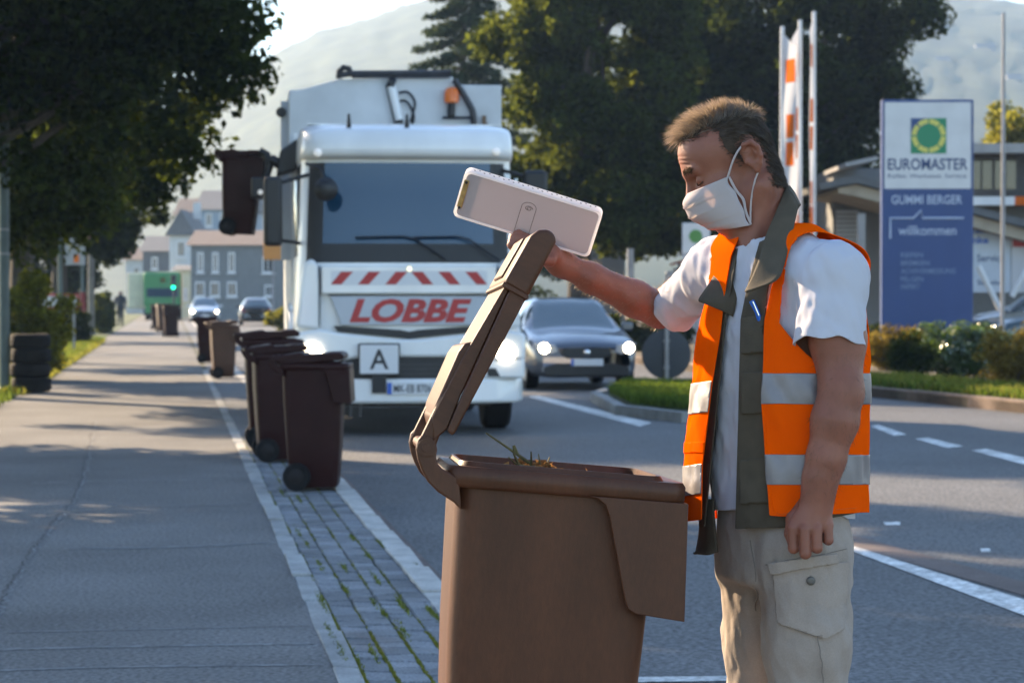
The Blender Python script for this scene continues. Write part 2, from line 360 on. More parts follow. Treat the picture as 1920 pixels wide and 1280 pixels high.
# ---------------------------------------------------------------- trees and shrubs
def leaf_cloud(centers, radii, n, size, r, flat=0.75, droop=0.3):
    """n small folded leaves spread through round clumps"""
    k = len(centers); w = radii ** 2.2; w = w / w.sum(); idx = r.choice(k, n, p=w)
    d = r.normal(0, 1, (n, 3)); d /= np.linalg.norm(d, axis=1)[:, None]
    rad = radii[idx] * (r.random(n) ** 0.45); p = centers[idx] + d * rad[:, None] * np.array([1, 1, flat])
    nrm = d * 0.6 + r.normal(0, 0.7, (n, 3)); nrm[:, 2] += 0.5; nrm /= np.linalg.norm(nrm, axis=1)[:, None]
    a = np.cross(nrm, r.normal(0, 1, (n, 3))); a /= np.linalg.norm(a, axis=1)[:, None] + 1e-9; b = np.cross(nrm, a)
    s = size * r.uniform(0.6, 1.35, n)[:, None]
    tip = p + a * s - nrm * s * droop; v = np.stack([p - a * s * 0.75, p + b * s * 0.55, tip, p - b * s * 0.55], 1).reshape(-1, 3)
    f = np.arange(4 * n).reshape(n, 4); return v, f
def crown_clumps(r, lobes, n, smin, smax, shell=0.55):
    """clump centres inside a few overlapping ellipsoids (cx,cy,cz,rx,ry,rz)"""
    L_ = np.array(lobes, float); vol = L_[:, 3] * L_[:, 4] * L_[:, 5]; idx = r.choice(len(L_), n, p=vol / vol.sum())
    d = r.normal(0, 1, (n, 3)); d /= np.linalg.norm(d, axis=1)[:, None]
    q = (shell + (1 - shell) * r.random(n))[:, None]
    return L_[idx, :3] + d * q * L_[idx, 3:6], r.uniform(smin, smax, n)
def limb(mb, a, b, r0, r1, r, bend=0.12, n=5, seg=6):
    a = np.array(a, float); b = np.array(b, float); L_ = np.linalg.norm(b - a); pts = []
    off = r.normal(0, bend * L_, 3)
    for i in range(n + 1):
        t = i / n; pts.append(a + (b - a) * t + off * math.sin(t * math.pi) * 0.5)
    mb.tube(pts, [r0 + (r1 - r0) * i / n for i in range(n + 1)], seg)
def tree(name, label, loc, height, lobes, leafmat, seed, nclump=150, nleaf=50000, size=0.10, trunk_r=0.22, group=None, fork=0.3, smin=0.5, smax=1.1, cat='tree', shell=0.55):
    r = np.random.default_rng(seed); root = empty(name, loc, 0, label, cat, group)
    c, rad = crown_clumps(r, lobes, nclump, smin, smax, shell)
    v, f = leaf_cloud(c, rad, nleaf, size, r)
    link('crown', np_mesh('crown', v, f), leafmat, root)
    mb = MB(); zf = height * fork; L_ = np.array(lobes, float)
    mb.tube([(0, 0, -0.3), (0, 0, 0.15), (0.02, 0, zf * 0.5), (0.05, 0.03, zf), (0.1, 0.05, height * 0.8)], [trunk_r * 1.5, trunk_r * 1.15, trunk_r, trunk_r * 0.8, trunk_r * 0.12], 10)
    trunk = mb.build('trunk', M['bark'], root, smooth=60)
    lm = MB()
    for i in r.choice(nclump, min(nclump, 26), replace=False):
        z0 = r.uniform(zf * 0.8, min(height * 0.7, max(zf, c[i][2])))
        limb(lm, (0.04, 0.02, z0), c[i], trunk_r * 0.4, 0.02, r)
    lm.build('limb', M['bark'], trunk, smooth=60)
    return root

# left-hand street trees overhanging the footpath
def at(px, Y, z=0.0):
    p = P(px, 558, Y); return (p[0], Y, z)
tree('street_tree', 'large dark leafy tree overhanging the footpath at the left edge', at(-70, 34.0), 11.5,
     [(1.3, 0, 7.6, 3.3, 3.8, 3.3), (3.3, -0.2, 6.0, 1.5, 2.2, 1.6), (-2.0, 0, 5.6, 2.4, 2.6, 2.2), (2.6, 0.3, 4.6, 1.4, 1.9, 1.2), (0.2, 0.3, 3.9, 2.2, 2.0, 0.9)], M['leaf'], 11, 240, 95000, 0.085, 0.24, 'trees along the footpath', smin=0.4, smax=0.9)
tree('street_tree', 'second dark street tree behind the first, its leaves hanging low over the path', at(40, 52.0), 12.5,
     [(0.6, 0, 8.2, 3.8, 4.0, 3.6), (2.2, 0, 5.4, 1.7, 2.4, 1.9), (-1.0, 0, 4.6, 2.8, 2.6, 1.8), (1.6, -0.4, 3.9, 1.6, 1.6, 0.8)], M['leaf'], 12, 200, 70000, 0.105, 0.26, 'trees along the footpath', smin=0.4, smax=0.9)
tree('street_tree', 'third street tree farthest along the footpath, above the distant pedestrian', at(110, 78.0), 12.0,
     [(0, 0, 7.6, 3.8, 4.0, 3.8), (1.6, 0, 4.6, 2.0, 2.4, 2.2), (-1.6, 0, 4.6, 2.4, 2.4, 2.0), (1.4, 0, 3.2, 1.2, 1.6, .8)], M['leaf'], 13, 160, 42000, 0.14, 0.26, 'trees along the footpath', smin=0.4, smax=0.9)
tree('garden_tree', 'leafy tree with yellowish sunlit lower twigs behind the pole and hedge', at(-60, 42.0), 7.6,
     [(0, 0, 4.7, 2.6, 2.4, 2.4), (1.4, 0, 2.9, 1.2, 1.2, 0.6)], M['leaf_light'], 14, 120, 36000, 0.09, 0.16)
# trees of the gardens on the left, outside the picture, whose shade lies over path and road
tree('street_tree', 'street tree left of the picture edge, nearest the camera', (-9.0, 18.9, 0), 9.6, [(0, 0, 6.2, 2.6, 2.9, 2.9), (.4, .8, 4.3, 1.9, 2.2, 1.3)], M['leaf'], 15, 120, 30000, 0.11, 0.22, 'trees along the footpath', smin=.4, smax=.9)
tree('street_tree', 'street tree left of the picture edge, beside the large dark one', (-9.6, 26.0, 0), 10.4, [(0, 0, 6.6, 2.6, 3.0, 3.2), (.4, -.4, 4.4, 1.9, 2.6, 1.4)], M['leaf'], 16, 120, 30000, 0.11, 0.22, 'trees along the footpath', smin=.4, smax=.9)
tree('garden_tree', 'low dark tree mass behind the signs at the left of the footpath', at(95, 98.0), 7.5, [(0, 0, 3.6, 2.6, 1.6, 2.4), (1.2, 0, 1.9, 1.2, 1.2, 1.2), (-1.6, 0, 2.0, 1.6, 1.2, 1.4)], M['leaf'], 17, 130, 26000, 0.13, 0.2, smin=.4, smax=.8)
# big trees in the middle and to the right
tree('lime_tree', 'big broad tree with sunlit yellow-green leaves right of the truck', at(1085, 66.0), 14.5,
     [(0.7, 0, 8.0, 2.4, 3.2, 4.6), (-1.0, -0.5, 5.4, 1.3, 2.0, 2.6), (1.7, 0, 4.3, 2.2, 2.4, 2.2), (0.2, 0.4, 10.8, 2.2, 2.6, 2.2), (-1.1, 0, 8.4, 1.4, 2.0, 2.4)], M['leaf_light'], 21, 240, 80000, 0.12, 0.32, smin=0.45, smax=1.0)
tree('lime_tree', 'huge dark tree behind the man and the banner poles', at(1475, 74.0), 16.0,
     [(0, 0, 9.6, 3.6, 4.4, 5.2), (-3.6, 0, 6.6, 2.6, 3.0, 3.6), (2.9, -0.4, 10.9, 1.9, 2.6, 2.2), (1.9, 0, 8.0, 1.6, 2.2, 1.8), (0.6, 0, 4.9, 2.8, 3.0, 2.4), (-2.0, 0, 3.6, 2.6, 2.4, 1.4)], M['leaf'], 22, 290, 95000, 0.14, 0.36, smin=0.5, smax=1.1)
tree('lime_tree', 'pale sunlit tree at the right edge behind the thin mast', at(1925, 82.0), 8.4,
     [(0, 0, 5.9, 1.9, 2.2, 2.2), (-0.4, 0, 4.4, 1.7, 1.8, 1.4)], M['leaf_yellow'], 23, 90, 24000, 0.11, 0.2, smin=.35, smax=.8)
def conifer(name, label, loc, h, seed):
    r = np.random.default_rng(seed); root = empty(name, loc, 0, label, 'tree'); mb = MB(); mb.tube([(0, 0, -0.3), (0, 0, h * 0.5), (0, 0, h)], [0.24, 0.15, 0.02], 8)
    trunk = mb.build('trunk', M['bark'], root, smooth=60); lm = MB(); cs = []; rd = []
    for i in range(95):
        z = h * (0.1 + 0.9 * (i / 95.0)); R_ = (1 - i / 95.0) ** 0.7 * h * 0.26 + 0.35; a = i * 2.4 + r.uniform(-0.3, 0.3)
        e = np.array([math.cos(a) * R_, math.sin(a) * R_, z - R_ * 0.25]); lm.tube([(0, 0, z), e * np.array([.5, .5, 1]) + np.array([0, 0, .1]), e], [0.04, 0.03, 0.01], 4)
        for t in np.linspace(0.3, 1.0, 5): cs.append(np.array([e[0] * t, e[1] * t, z + (e[2] - z) * t])); rd.append(0.22 + 0.24 * (1 - t) + 0.12 * R_ / 2)
    v, f = leaf_cloud(np.array(cs), np.array(rd), 40000, 0.10, r, flat=0.5, droop=0.8)
    link('crown', np_mesh('crown', v, f), M['needle'], root); lm.build('limb', M['bark'], trunk); return root
conifer('spruce_tree', 'dark conifer behind the truck, left of the big sunlit tree', at(870, 88.0), 13.8, 31)

def bush(name, label, loc, rx, ry, h, mat, seed, n=9000, size=0.045, nclump=60, cat='bush', group=None, sm=(0.12, 0.28)):
    r = np.random.default_rng(seed); root = empty(name, loc, 0, label, cat, group)
    c, rad = crown_clumps(r, [(0, 0, h * 0.50, rx * 0.88, ry * 0.88, h * 0.42), (0, 0, h * 0.3, rx * 0.85, ry * 0.85, h * 0.25)], nclump, sm[0], sm[1], 0.5)
    c[:, 2] = np.clip(c[:, 2], 0.06, None)
    v, f = leaf_cloud(c, rad, n, size, r); v[:, 2] = np.maximum(v[:, 2], 0.0)
    link('foliage', np_mesh('foliage', v, f), mat, root); mb = MB()
    for i in range(14): limb(mb, (r.normal(0, rx * .15), r.normal(0, ry * .15), -0.05), c[r.integers(nclump)], 0.018, 0.006, r, n=3, seg=5)
    mb.build('stem', M['bark'], root); return root
def blade_patch(name, label, region, n, h, mat, seed, z=0.0, w=0.006, cat='grass', kind='stuff'):
    """grass blades; region(r, n) gives xy"""
    r = np.random.default_rng(seed); xy = region(r, n); hh = h * r.uniform(0.4, 1.3, n); a = r.uniform(0, 2 * math.pi, n); lean = r.normal(0, 0.35, (n, 2)) * hh[:, None]
    base = np.concatenate([xy, np.full((n, 1), z)], 1); s = np.stack([np.cos(a), np.sin(a), np.zeros(n)], 1) * w
    mid = base + np.concatenate([lean * 0.4, hh[:, None] * 0.6], 1); tip = base + np.concatenate([lean, hh[:, None]], 1)
    v = np.stack([base - s, base + s, mid + s * 0.7, tip, mid - s * 0.7], 1).reshape(-1, 3); f = np.arange(5 * n).reshape(n, 5)
    o = link(name, np_mesh(name, v, f), mat); tag(o, label, cat, None, kind); return o
def band(y0, y1, t0, t1):
    def f(r, n):
        y = r.uniform(y0, y1, n); t = r.uniform(t0, t1, n) ; return np.stack([t + KS * y, y], 1)
    return f
blade_patch('verge_grass', 'grass growing along the left edge of the footpath', band(24, 80, -5.0, T_L + 0.1), 26000, 0.13, M['grass'], 41, 0.0, 0.010)
blade_patch('path_edge_grass', 'sunlit yellowish grass tufts at the path edge beyond the tyres', band(34, 75, T_L - 0.5, T_L + 0.22), 7000, 0.11, M['dry_grass'], 42, 0.0, 0.010)
def isl_region(r, n):
    out = []
    pts = np.array([(cx_ + (x - cx_) * 0.9, cy_ + (y - cy_) * 0.9) for x, y in isl])
    tri = r.integers(0, len(pts), n); a = r.random(n) ** 0.5; b = r.random(n)
    p0 = np.array([cx_, cy_]); p1 = pts[tri]; p2 = pts[(tri + 1) % len(pts)]
    return p0 + (p1 - p0) * a[:, None] * (1 - b[:, None]) + (p2 - p0) * a[:, None] * b[:, None]
blade_patch('island_grass', 'green grass on the traffic island behind the car', isl_region, 14000, 0.12, M['grass'], 43, 0.05, 0.010)
# weeds in the paving joints
def joint_weeds(r, n):
    spots = [(604, 1130, 30, .06), (618, 1185, 22, .05), (640, 1222, 22, .05), (700, 1130, 12, .03), (755, 1135, 26, .05), (690, 1040, 14, .04), (705, 1085, 14, .04), (648, 1105, 14, .03), (720, 1150, 14, .03), (780, 1060, 10, .03), (712, 1018, 20, .04), (645, 1065, 14, .03), (812, 1150, 34, .05), (560, 935, 16, .05), (528, 922, 14, .06), (560, 1000, 10, .05), (600, 1060, 10, .05), (670, 1240, 12, .04), (700, 1225, 10, .04), (755, 1180, 10, .04), (660, 1008, 10, .03), (575, 1020, 8, .03)]
    w = np.array([s[2] for s in spots], float); idx = r.choice(len(spots), n, p=w / w.sum()); g = np.array([G(s[0], s[1])[:2] for s in spots])[idx]; sp = np.array([s[3] for s in spots])[idx]
    q = r.normal(0, 1, n) * sp * 3.0; e = r.normal(0, 1, n) * 0.006
    return np.stack([g[:, 0] + KS * q + e, g[:, 1] + q], 1)
blade_patch('joint_weeds', 'small green weeds growing in the joints of the paving strip', joint_weeds, 2200, 0.016, M['weed'], 44, -0.004, 0.0028, 'weeds')
def joint_moss(r, n):
    k = r.integers(0, 5, n); t = np.where(k == 4, T_B1, T_B1 + k * row_w); t = np.where(r.random(n) < 0.3, T_B1, t)
    y = r.uniform(8.2, 24, n); keep = np.sin(y * 3.1 + t * 9) + np.sin(y * 7.3 + t * 31) + r.normal(0, .5, n)
    y = np.where(keep > 0.2, y, r.uniform(8.2, 10.0, n))
    return np.stack([t + KS * y + r.normal(0, 0.004, n), y], 1)
blade_patch('joint_moss', 'moss and dry grass along the paving joints', joint_moss, 12000, 0.008, M['dry_grass'], 45, -0.006, 0.0035, 'moss')
# hedges on the left
bush('hedge', 'clipped yellow-green hedge behind the lamp post and tyres', at(48, 40.5), 0.85, 0.9, 2.0, M['leaf_yellow'], 51, 16000, 0.05, 110, 'hedge')
bush('hedge', 'small clipped green hedge beside the path, beyond the red post', at(194, 92.0), 0.22, 2.0, 1.75, M['leaf_light'], 52, 9000, 0.07, 90, 'hedge')
bush('hedge', 'dark low hedge behind the red and white board', at(120, 72.0), 0.95, 1.0, 1.25, M['leaf'], 53, 9000, 0.06, 80, 'hedge')
# shrubs on the right bank
bush('shrub', 'brownish clipped shrub beside the man, left of the glossy bush', at(1700, 44.5, 0.05), 1.0, 0.8, 0.95, M['leaf_brown'], 61, 12000, 0.035, 90)
bush('shrub', 'glossy green bush with shining leaves below the blue sign', at(1800, 40.5, 0.05), 1.12, 0.8, 1.05, M['leaf_gloss'], 62, 15000, 0.040, 80)
bush('shrub', 'dark round shrub at the left of the glossy bush', at(1712, 39.5, 0.05), 0.42, 0.4, 0.8, M['leaf'], 63, 6000, 0.03, 50)
bush('shrub', 'brown-green dense shrub at the right edge by the kerb', at(1915, 35.6, 0.05), 0.78, 0.5, 1.0, M['leaf_brown'], 64, 12000, 0.028, 80)
bush('shrub', 'dark green low shrub at the foot of the blue sign', at(1700, 48.5, 0.05), 1.1, 0.6, 1.15, M['leaf'], 65, 8000, 0.05, 60)
bush('shrub', 'dark bush low behind the round road sign', at(1225, 60.0, 0.0), 1.3, 0.8, 1.5, M['leaf'], 66, 9000, 0.06, 60)
bush('shrub', 'small yellowish bush beside the road behind the truck mirror', at(535, 95.0, 0.0), 0.9, 0.8, 1.1, M['leaf_yellow'], 67, 5000, 0.06, 40)
def right_low(r, n):
    y = r.uniform(30.5, 39, n); t = r.random(n); xk = np.interp(y, [30.2, 35.2, 39.5], [6.55, 5.35, 4.6]) + 0.2
    return np.stack([xk + t * 1.5, y], 1)
blade_patch('bank_plants', 'bright green ground plants along the right kerb', right_low, 13000, 0.13, M['grass'], 46, 0.04, 0.018, 'plants')
blade_patch('bank_grass', 'dry yellow grass among the plants on the right bank', right_low, 5000, 0.16, M['dry_grass'], 47, 0.04, 0.012, 'grass')
# ---------------------------------------------------------------- wheelie bins
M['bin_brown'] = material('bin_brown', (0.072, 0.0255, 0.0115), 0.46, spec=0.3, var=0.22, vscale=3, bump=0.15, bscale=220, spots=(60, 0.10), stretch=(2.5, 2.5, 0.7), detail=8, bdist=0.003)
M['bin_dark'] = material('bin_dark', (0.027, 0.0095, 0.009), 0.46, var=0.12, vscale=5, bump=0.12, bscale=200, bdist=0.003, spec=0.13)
M['bin_tan'] = material('bin_tan', (0.07, 0.030, 0.016), 0.5, var=0.12, vscale=5, bump=0.1, bscale=200, bdist=0.003)
M['tyre'] = material('tyre', (0.009, 0.009, 0.010), 0.8, spec=0.2, var=0.3, vscale=20, bump=0.3, bscale=80)
M['hub'] = material('hub', (0.016, 0.014, 0.014), 0.7, spec=0.2)
M['dark_metal'] = material('dark_metal', (0.05, 0.05, 0.055), 0.45, 0.7, var=0.2, vscale=8)
M['steel'] = material('steel', (0.35, 0.36, 0.38), 0.4, 0.8, var=0.15, vscale=8)
def rrect(x0, x1, hw, rad, n=5):
    pts = []
    for cx, cy, a0 in ((x1 - rad, hw - rad, 0), (x0 + rad, hw - rad, 90), (x0 + rad, -hw + rad, 180), (x1 - rad, -hw + rad, 270)):
        for k in range(n + 1):
            a = R(a0 + 90 * k / n); pts.append((cx + rad * math.cos(a), cy + rad * math.sin(a)))
    return pts
def ring_loft(rings):
    """rings: list of (points2d, z); closed bands, first ring capped"""
    mb = MB(); n = len(rings[0][0]); vs = []
    for pts, z in rings: vs += [(p[0], p[1], z) for p in pts]
    fs = [(i*n+k, i*n+(k+1) % n, (i+1)*n+(k+1) % n, (i+1)*n+k) for i in range(len(rings)-1) for k in range(n)]
    fs.append(tuple(range(n-1, -1, -1))); mb.add(vs, fs); return mb
def make_bin(name, label, mat, lid_open, group=None, ext=0.0):
    root = empty(name, (0, 0, 0), 0, label, 'bin', group)
    # open body with an inner wall and floor
    rings = [(rrect(.085, .405, .165, .03), .02), (rrect(.075, .415, .178, .04), .035), (rrect(.055, .435, .198, .045), .30), (rrect(.035, .448, .214, .05), .60), (rrect(.026, .457, .222, .05), .868),
             (rrect(.032, .451, .216, .05), .872), (rrect(.040, .443, .208, .05), .60), (rrect(.062, .425, .190, .045), .30), (rrect(.085, .405, .170, .03), .05)]
    rings = [(p_, z_ - ext * max(0, (.868 - z_) / .848)) for p_, z_ in rings]
    mb = ring_loft(rings); n = len(rings[0][0]); mb.f.append(tuple(range(8 * n, 9 * n)))
    body = mb.build('body', mat, root, smooth=40)
    rm = ring_loft([(rrect(.006, .500, .236, .045), .862), (rrect(.0, .507, .243, .048), .870), (rrect(0, .507, .243, .048), .897), (rrect(.006, .501, .237, .045), .906), (rrect(.026, .462, .216, .04), .906), (rrect(.030, .455, .212, .04), .916), (rrect(.036, .449, .206, .04), .916), (rrect(.040, .445, .202, .04), .860)])
    rm.f.pop(); nn = len(rrect(0, 1, .3, .1)); rm.f += [(7*nn+k, 7*nn+(k+1) % nn, (k+1) % nn, k) for k in range(nn)]
    rim = rm.build('rim', mat, root, smooth=50)
    prof = [(.300, .866), (.318, .862), (.336, .850), (.346, .828), (.392, .660), (.400, .640), (.416, .631), (.520, .622), (.508, .866)]
    ap = MB(); ap.prism(prof, -.247, -.218, 'y'); ap.build('side_apron', mat, root, smooth=40, bevel=.006)
    ap = MB(); ap.prism(prof, .218, .247, 'y'); ap.build('side_apron', mat, root, smooth=40, bevel=.006)
    fr = MB(); fr.prism([(.458, .868), (.470, .625), (.5215, .6235), (.5095, .868)], -.2155, .2155, 'y'); fr.build('front_apron', mat, root, smooth=40, bevel=.006)
    cprof = [(.040, .815), (.023, .830), (-.012, .849), (-.034, .868), (-.048, .890), (-.058, .912), (-.0635, .933), (-.061, .953), (-.054, .962), (-.0435, .966), (-.032, .962), (-.024, .950), (-.020, .936), (-.021, .920), (-.016, .906), (-.006, .897), (.010, .890), (.030, .880)]
    for s in (-1, 1):
        b = MB(); b.prism(cprof, s * .236, s * .196, 'y'); br = b.build('hinge_bracket', mat, root, smooth=45, bevel=.004)
        c = MB(); c.lathe([(.018, 0), (.018, .004), (.015, .006), (.009, .006), (.0085, -.004)], 20, (-.0435, s * .2375 - (.006 if s < 0 else 0), .9375), 'y'); c.build('hinge_cap', mat, br, smooth=50)
        c = MB(); c.lathe([(.0085, 0), (.0085, .003)], 16, (-.0435, s * .2425 - .0015, .9375), 'y'); c.build('hinge_hole', M['tyre'], br)
    h = MB(); h.tube([(-.0435, -.20, .9375), (-.0435, .20, .9375)], .013, 12); h.build('handle', mat, root, smooth=60)
    a = MB(); a.tube([(.13, -.235, .1 - ext), (.13, .235, .1 - ext)], .012, 10); a.build('axle', M['steel'], root, smooth=60)
    for s in (-1, 1):
        w = MB(); w.lathe([(.05, -.022), (.092, -.024), (.1, -.015), (.1, .015), (.092, .024), (.05, .022)], 28, (.13, s * .222, .1 - ext), 'y'); wh = w.build('wheel', M['tyre'], root, smooth=35)
        hb = MB(); hb.lathe([(.058, -.021), (.05, -.027), (.02, -.03), (.012, -.034)], 20, (.13, s * .222, .1 - ext), 'y') if s < 0 else hb.lathe([(.058, .021), (.05, .027), (.02, .03), (.012, .034)], 20, (.13, s * .222, .1 - ext), 'y')
        hb.build('hub', M['hub'], wh, smooth=35)
    # lid, modelled closed in its hinge's frame
    lid = MB()
    lid.prism([(.040, .002), (.060, .020), (.20, .026), (.376, .024), (.376, .008), (.30, .004), (.06, -.008)], -.232, .232, 'y')
    L_ = lid.build('lid', mat, root, smooth=40, bevel=.005); L_.location = (-.0435, 0, .9375); L_.rotation_euler = (0, -R(lid_open), 0)
    for s in (-1, 1):
        k = MB(); k.prism([(.048, -.034), (.056, -.036), (.374, -.026), (.374, .010), (.355, .011), (.13, -.010), (.052, -.020)], s * .222, s * .250, 'y'); k.build('skirt', mat, L_, smooth=40, bevel=.004)
        k = MB(); k.prism([(.02, -.006), (.055, -.019), (.13, -.009), (.355, .012), (.371, .012), (.371, .0245), (.20, .0265), (.06, .0205)], s * .226, s * .238, 'y'); k.build('side_web', mat, L_, smooth=40, bevel=.003)
        k = MB(); k.prism([(-.016, -.008), (-.010, -.016), (.002, -.018), (.03, -.013), (.10, -.002), (.16, .010), (.11, .026), (.02, .020), (-.006, .018), (-.016, .010)], s * .192, s * .235, 'y'); k.build('hinge_arm', mat, L_, smooth=40, bevel=.004)
    k = MB(); k.prism([(.055, .016), (.085, .027), (.205, .040), (.226, .038), (.236, .027), (.24, .018)], -.232, .232, 'y'); k.build('ridge', mat, L_, smooth=40, bevel=.005)
    k = MB(); k.prism([(.372, -.027), (.372, .0285), (.385, .031), (.486, .031), (.505, .022), (.516, .004), (.512, -.014), (.500, -.022)], -.256, .256, 'y'); k.build('hood', mat, L_, smooth=40, bevel=.008, segs=3)
    k = MB(); k.prism([(.366, -.029), (.366, .0315), (.376, .0318), (.376, -.0285)], -.2585, .2585, 'y'); k.build('hood_lip', mat, L_, smooth=40, bevel=.002)
    k = MB(); k.prism([(.39, .030), (.392, .036), (.485, .036), (.49, .030)], -.12, .12, 'y'); k.build('lid_grip', mat, L_, smooth=40, bevel=.004)
    return root
TILT = R(4.9)
fb = make_bin('wheelie_bin', 'open brown wheelie bin in the foreground, its lid held up by the man', M['bin_brown'], 65, None, 0.125)
B0 = P(836, 872, 4.97); ROLL = R(-1.6)
rot = Matrix.Rotation(R(4.2), 4, 'Z') @ Matrix.Rotation(TILT, 4, 'Y') @ Matrix.Rotation(ROLL, 4, 'X'); anchor = Vector((B0[0], B0[1], B0[2])) - rot @ Vector((0, -.243, .905))
fb.rotation_euler = rot.to_euler(); fb.location = anchor
# garden waste in the open bin
M['waste'] = material('waste', (0.06, 0.04, 0.02), 0.95, col2=(0.14, 0.09, 0.04), vscale=30, bump=1.0, bscale=40, bdist=0.03)
M['twig'] = material('twig', (0.10, 0.085, 0.03), 0.8, var=0.4, vscale=30)
M['dead_leaf'] = thin('dead_leaf', (0.30, 0.17, 0.07), (0.45, 0.24, 0.08), 0.4, var=0.4)
wroot = empty('garden_waste', anchor, 0, 'heap of dead leaves and cuttings inside the open bin', 'garden waste'); wroot.rotation_euler = rot.to_euler()
r_ = np.random.default_rng(5); gx, gy = np.meshgrid(np.linspace(.05, .435, 26), np.linspace(-.195, .195, 22), indexing='ij')
gz = .850 + .045 * np.exp(-((gx - .20) ** 2 + (gy - .05) ** 2) / .008) + r_.normal(0, .006, gx.shape)
link('heap', np_mesh('heap', np.stack([gx, gy, gz], -1).reshape(-1, 3), grid_faces(26, 22)), M['waste'], wroot, smooth=180)
lv, lf = leaf_cloud(np.array([[.20, .05, .895], [.24, .02, .890], [.16, .08, .880], [.30, .05, .872], [.36, .05, .86]]), np.array([.05, .045, .05, .06, .05]), 560, .016, r_, flat=.55)
lv[:, 2] = np.maximum(lv[:, 2], .845); link('dead_leaves', np_mesh('dead_leaves', lv, lf), M['dead_leaf'], wroot)
def twig(label, pts, r0, side=()):
    t = empty('twig', anchor, 0, label, 'twig'); t.rotation_euler = rot.to_euler(); m = MB(); m.tube(crom(pts, 4), list(np.linspace(r0, r0 * .35, 4 * (len(pts) - 1) + 1)), 6)
    st = m.build('stem', M['twig'], t, smooth=60)
    for p, q, r in side:
        m = MB(); m.tube([p, q], [r, r * .5], 5); m.build('shoot', M['twig'], st, smooth=60)
    return t
twig('long thin twig sticking up out of the open bin', [(.255, .03, .880), (.20, .03, .912), (.155, .03, .938), (.095, .03, .972)], .0055, [((.165, .03, .930), (.158, .03, .950), .007), ((.20, .03, .912), (.195, .01, .940), .003), ((.222, .03, .900), (.215, .05, .935), .0025)])
twig('short crooked twig lying across the leaves in the bin', [(.28, .05, .892), (.23, .03, .905), (.17, .0, .910), (.145, -.02, .925)], .0045, [((.17, .0, .910), (.155, -.01, .935), .004), ((.23, .03, .905), (.24, .05, .93), .003)])
# the bins waiting along the kerb
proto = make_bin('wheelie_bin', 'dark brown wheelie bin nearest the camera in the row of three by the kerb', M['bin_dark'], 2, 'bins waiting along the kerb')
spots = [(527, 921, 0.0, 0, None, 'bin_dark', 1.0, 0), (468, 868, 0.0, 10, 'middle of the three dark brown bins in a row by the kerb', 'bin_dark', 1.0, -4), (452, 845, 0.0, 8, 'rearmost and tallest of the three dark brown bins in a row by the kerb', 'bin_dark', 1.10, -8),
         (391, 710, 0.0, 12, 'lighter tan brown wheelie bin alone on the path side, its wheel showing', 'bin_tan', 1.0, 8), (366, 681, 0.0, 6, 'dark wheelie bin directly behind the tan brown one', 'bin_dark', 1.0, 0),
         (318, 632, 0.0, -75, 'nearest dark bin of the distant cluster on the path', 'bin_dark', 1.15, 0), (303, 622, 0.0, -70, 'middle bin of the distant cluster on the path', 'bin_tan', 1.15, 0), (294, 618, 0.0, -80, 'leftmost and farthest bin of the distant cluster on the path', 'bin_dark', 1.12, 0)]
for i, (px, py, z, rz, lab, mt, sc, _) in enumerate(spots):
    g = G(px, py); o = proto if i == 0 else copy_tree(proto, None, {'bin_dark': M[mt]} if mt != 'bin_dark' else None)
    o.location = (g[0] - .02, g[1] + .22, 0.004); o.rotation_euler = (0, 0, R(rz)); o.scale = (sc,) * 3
    if lab: o['label'] = lab
# ---------------------------------------------------------------- refuse truck
M['truck_white'] = material('truck_white', (0.76, 0.77, 0.78), 0.32, coat=0.4, var=0.09, vscale=1.2, detail=8, stretch=(2, 2, .7))
M['body_white'] = material('body_white', (0.56, 0.58, 0.60), 0.5, var=0.16, vscale=1.6, bump=0.05, bscale=8, detail=8)
M['truck_grey'] = material('truck_grey', (0.42, 0.45, 0.50), 0.4, var=0.05)
M['truck_black'] = material('truck_black', (0.012, 0.012, 0.014), 0.5, var=0.2, vscale=4)
M['glass'] = material('glass', (0.006, 0.036, 0.075), 0.06, spec=0.7, coat=0.3)  # blue of the reflected sky is put into the base colour
M['glass_side'] = material('glass_side', (0.02, 0.028, 0.035), 0.08, spec=0.6)
M['red'] = material('red', (0.40, 0.022, 0.024), 0.45, var=0.08)
M['lamp_on'] = material('lamp_on', (0.9, 0.85, 0.75), 0.2, emit=(1.0, 0.82, 0.55), estr=6.0)
M['lamp_dim'] = material('lamp_dim', (0.8, 0.8, 0.8), 0.15, emit=(1.0, 0.9, 0.75), estr=0.05)
M['lens'] = material('lens', (0.35, 0.36, 0.38), 0.1, spec=0.8, coat=0.5)
M['amber'] = material('amber', (0.55, 0.13, 0.02), 0.25, emit=(1.0, 0.25, 0.03), estr=0.02)
M['plate'] = material('plate', (0.62, 0.63, 0.66), 0.4)
M['plate_blue'] = material('plate_blue', (0.02, 0.10, 0.45), 0.4)
M['ink'] = material('ink', (0.02, 0.02, 0.025), 0.5)
M['chrome'] = material('chrome', (0.7, 0.7, 0.72), 0.12, 1.0)
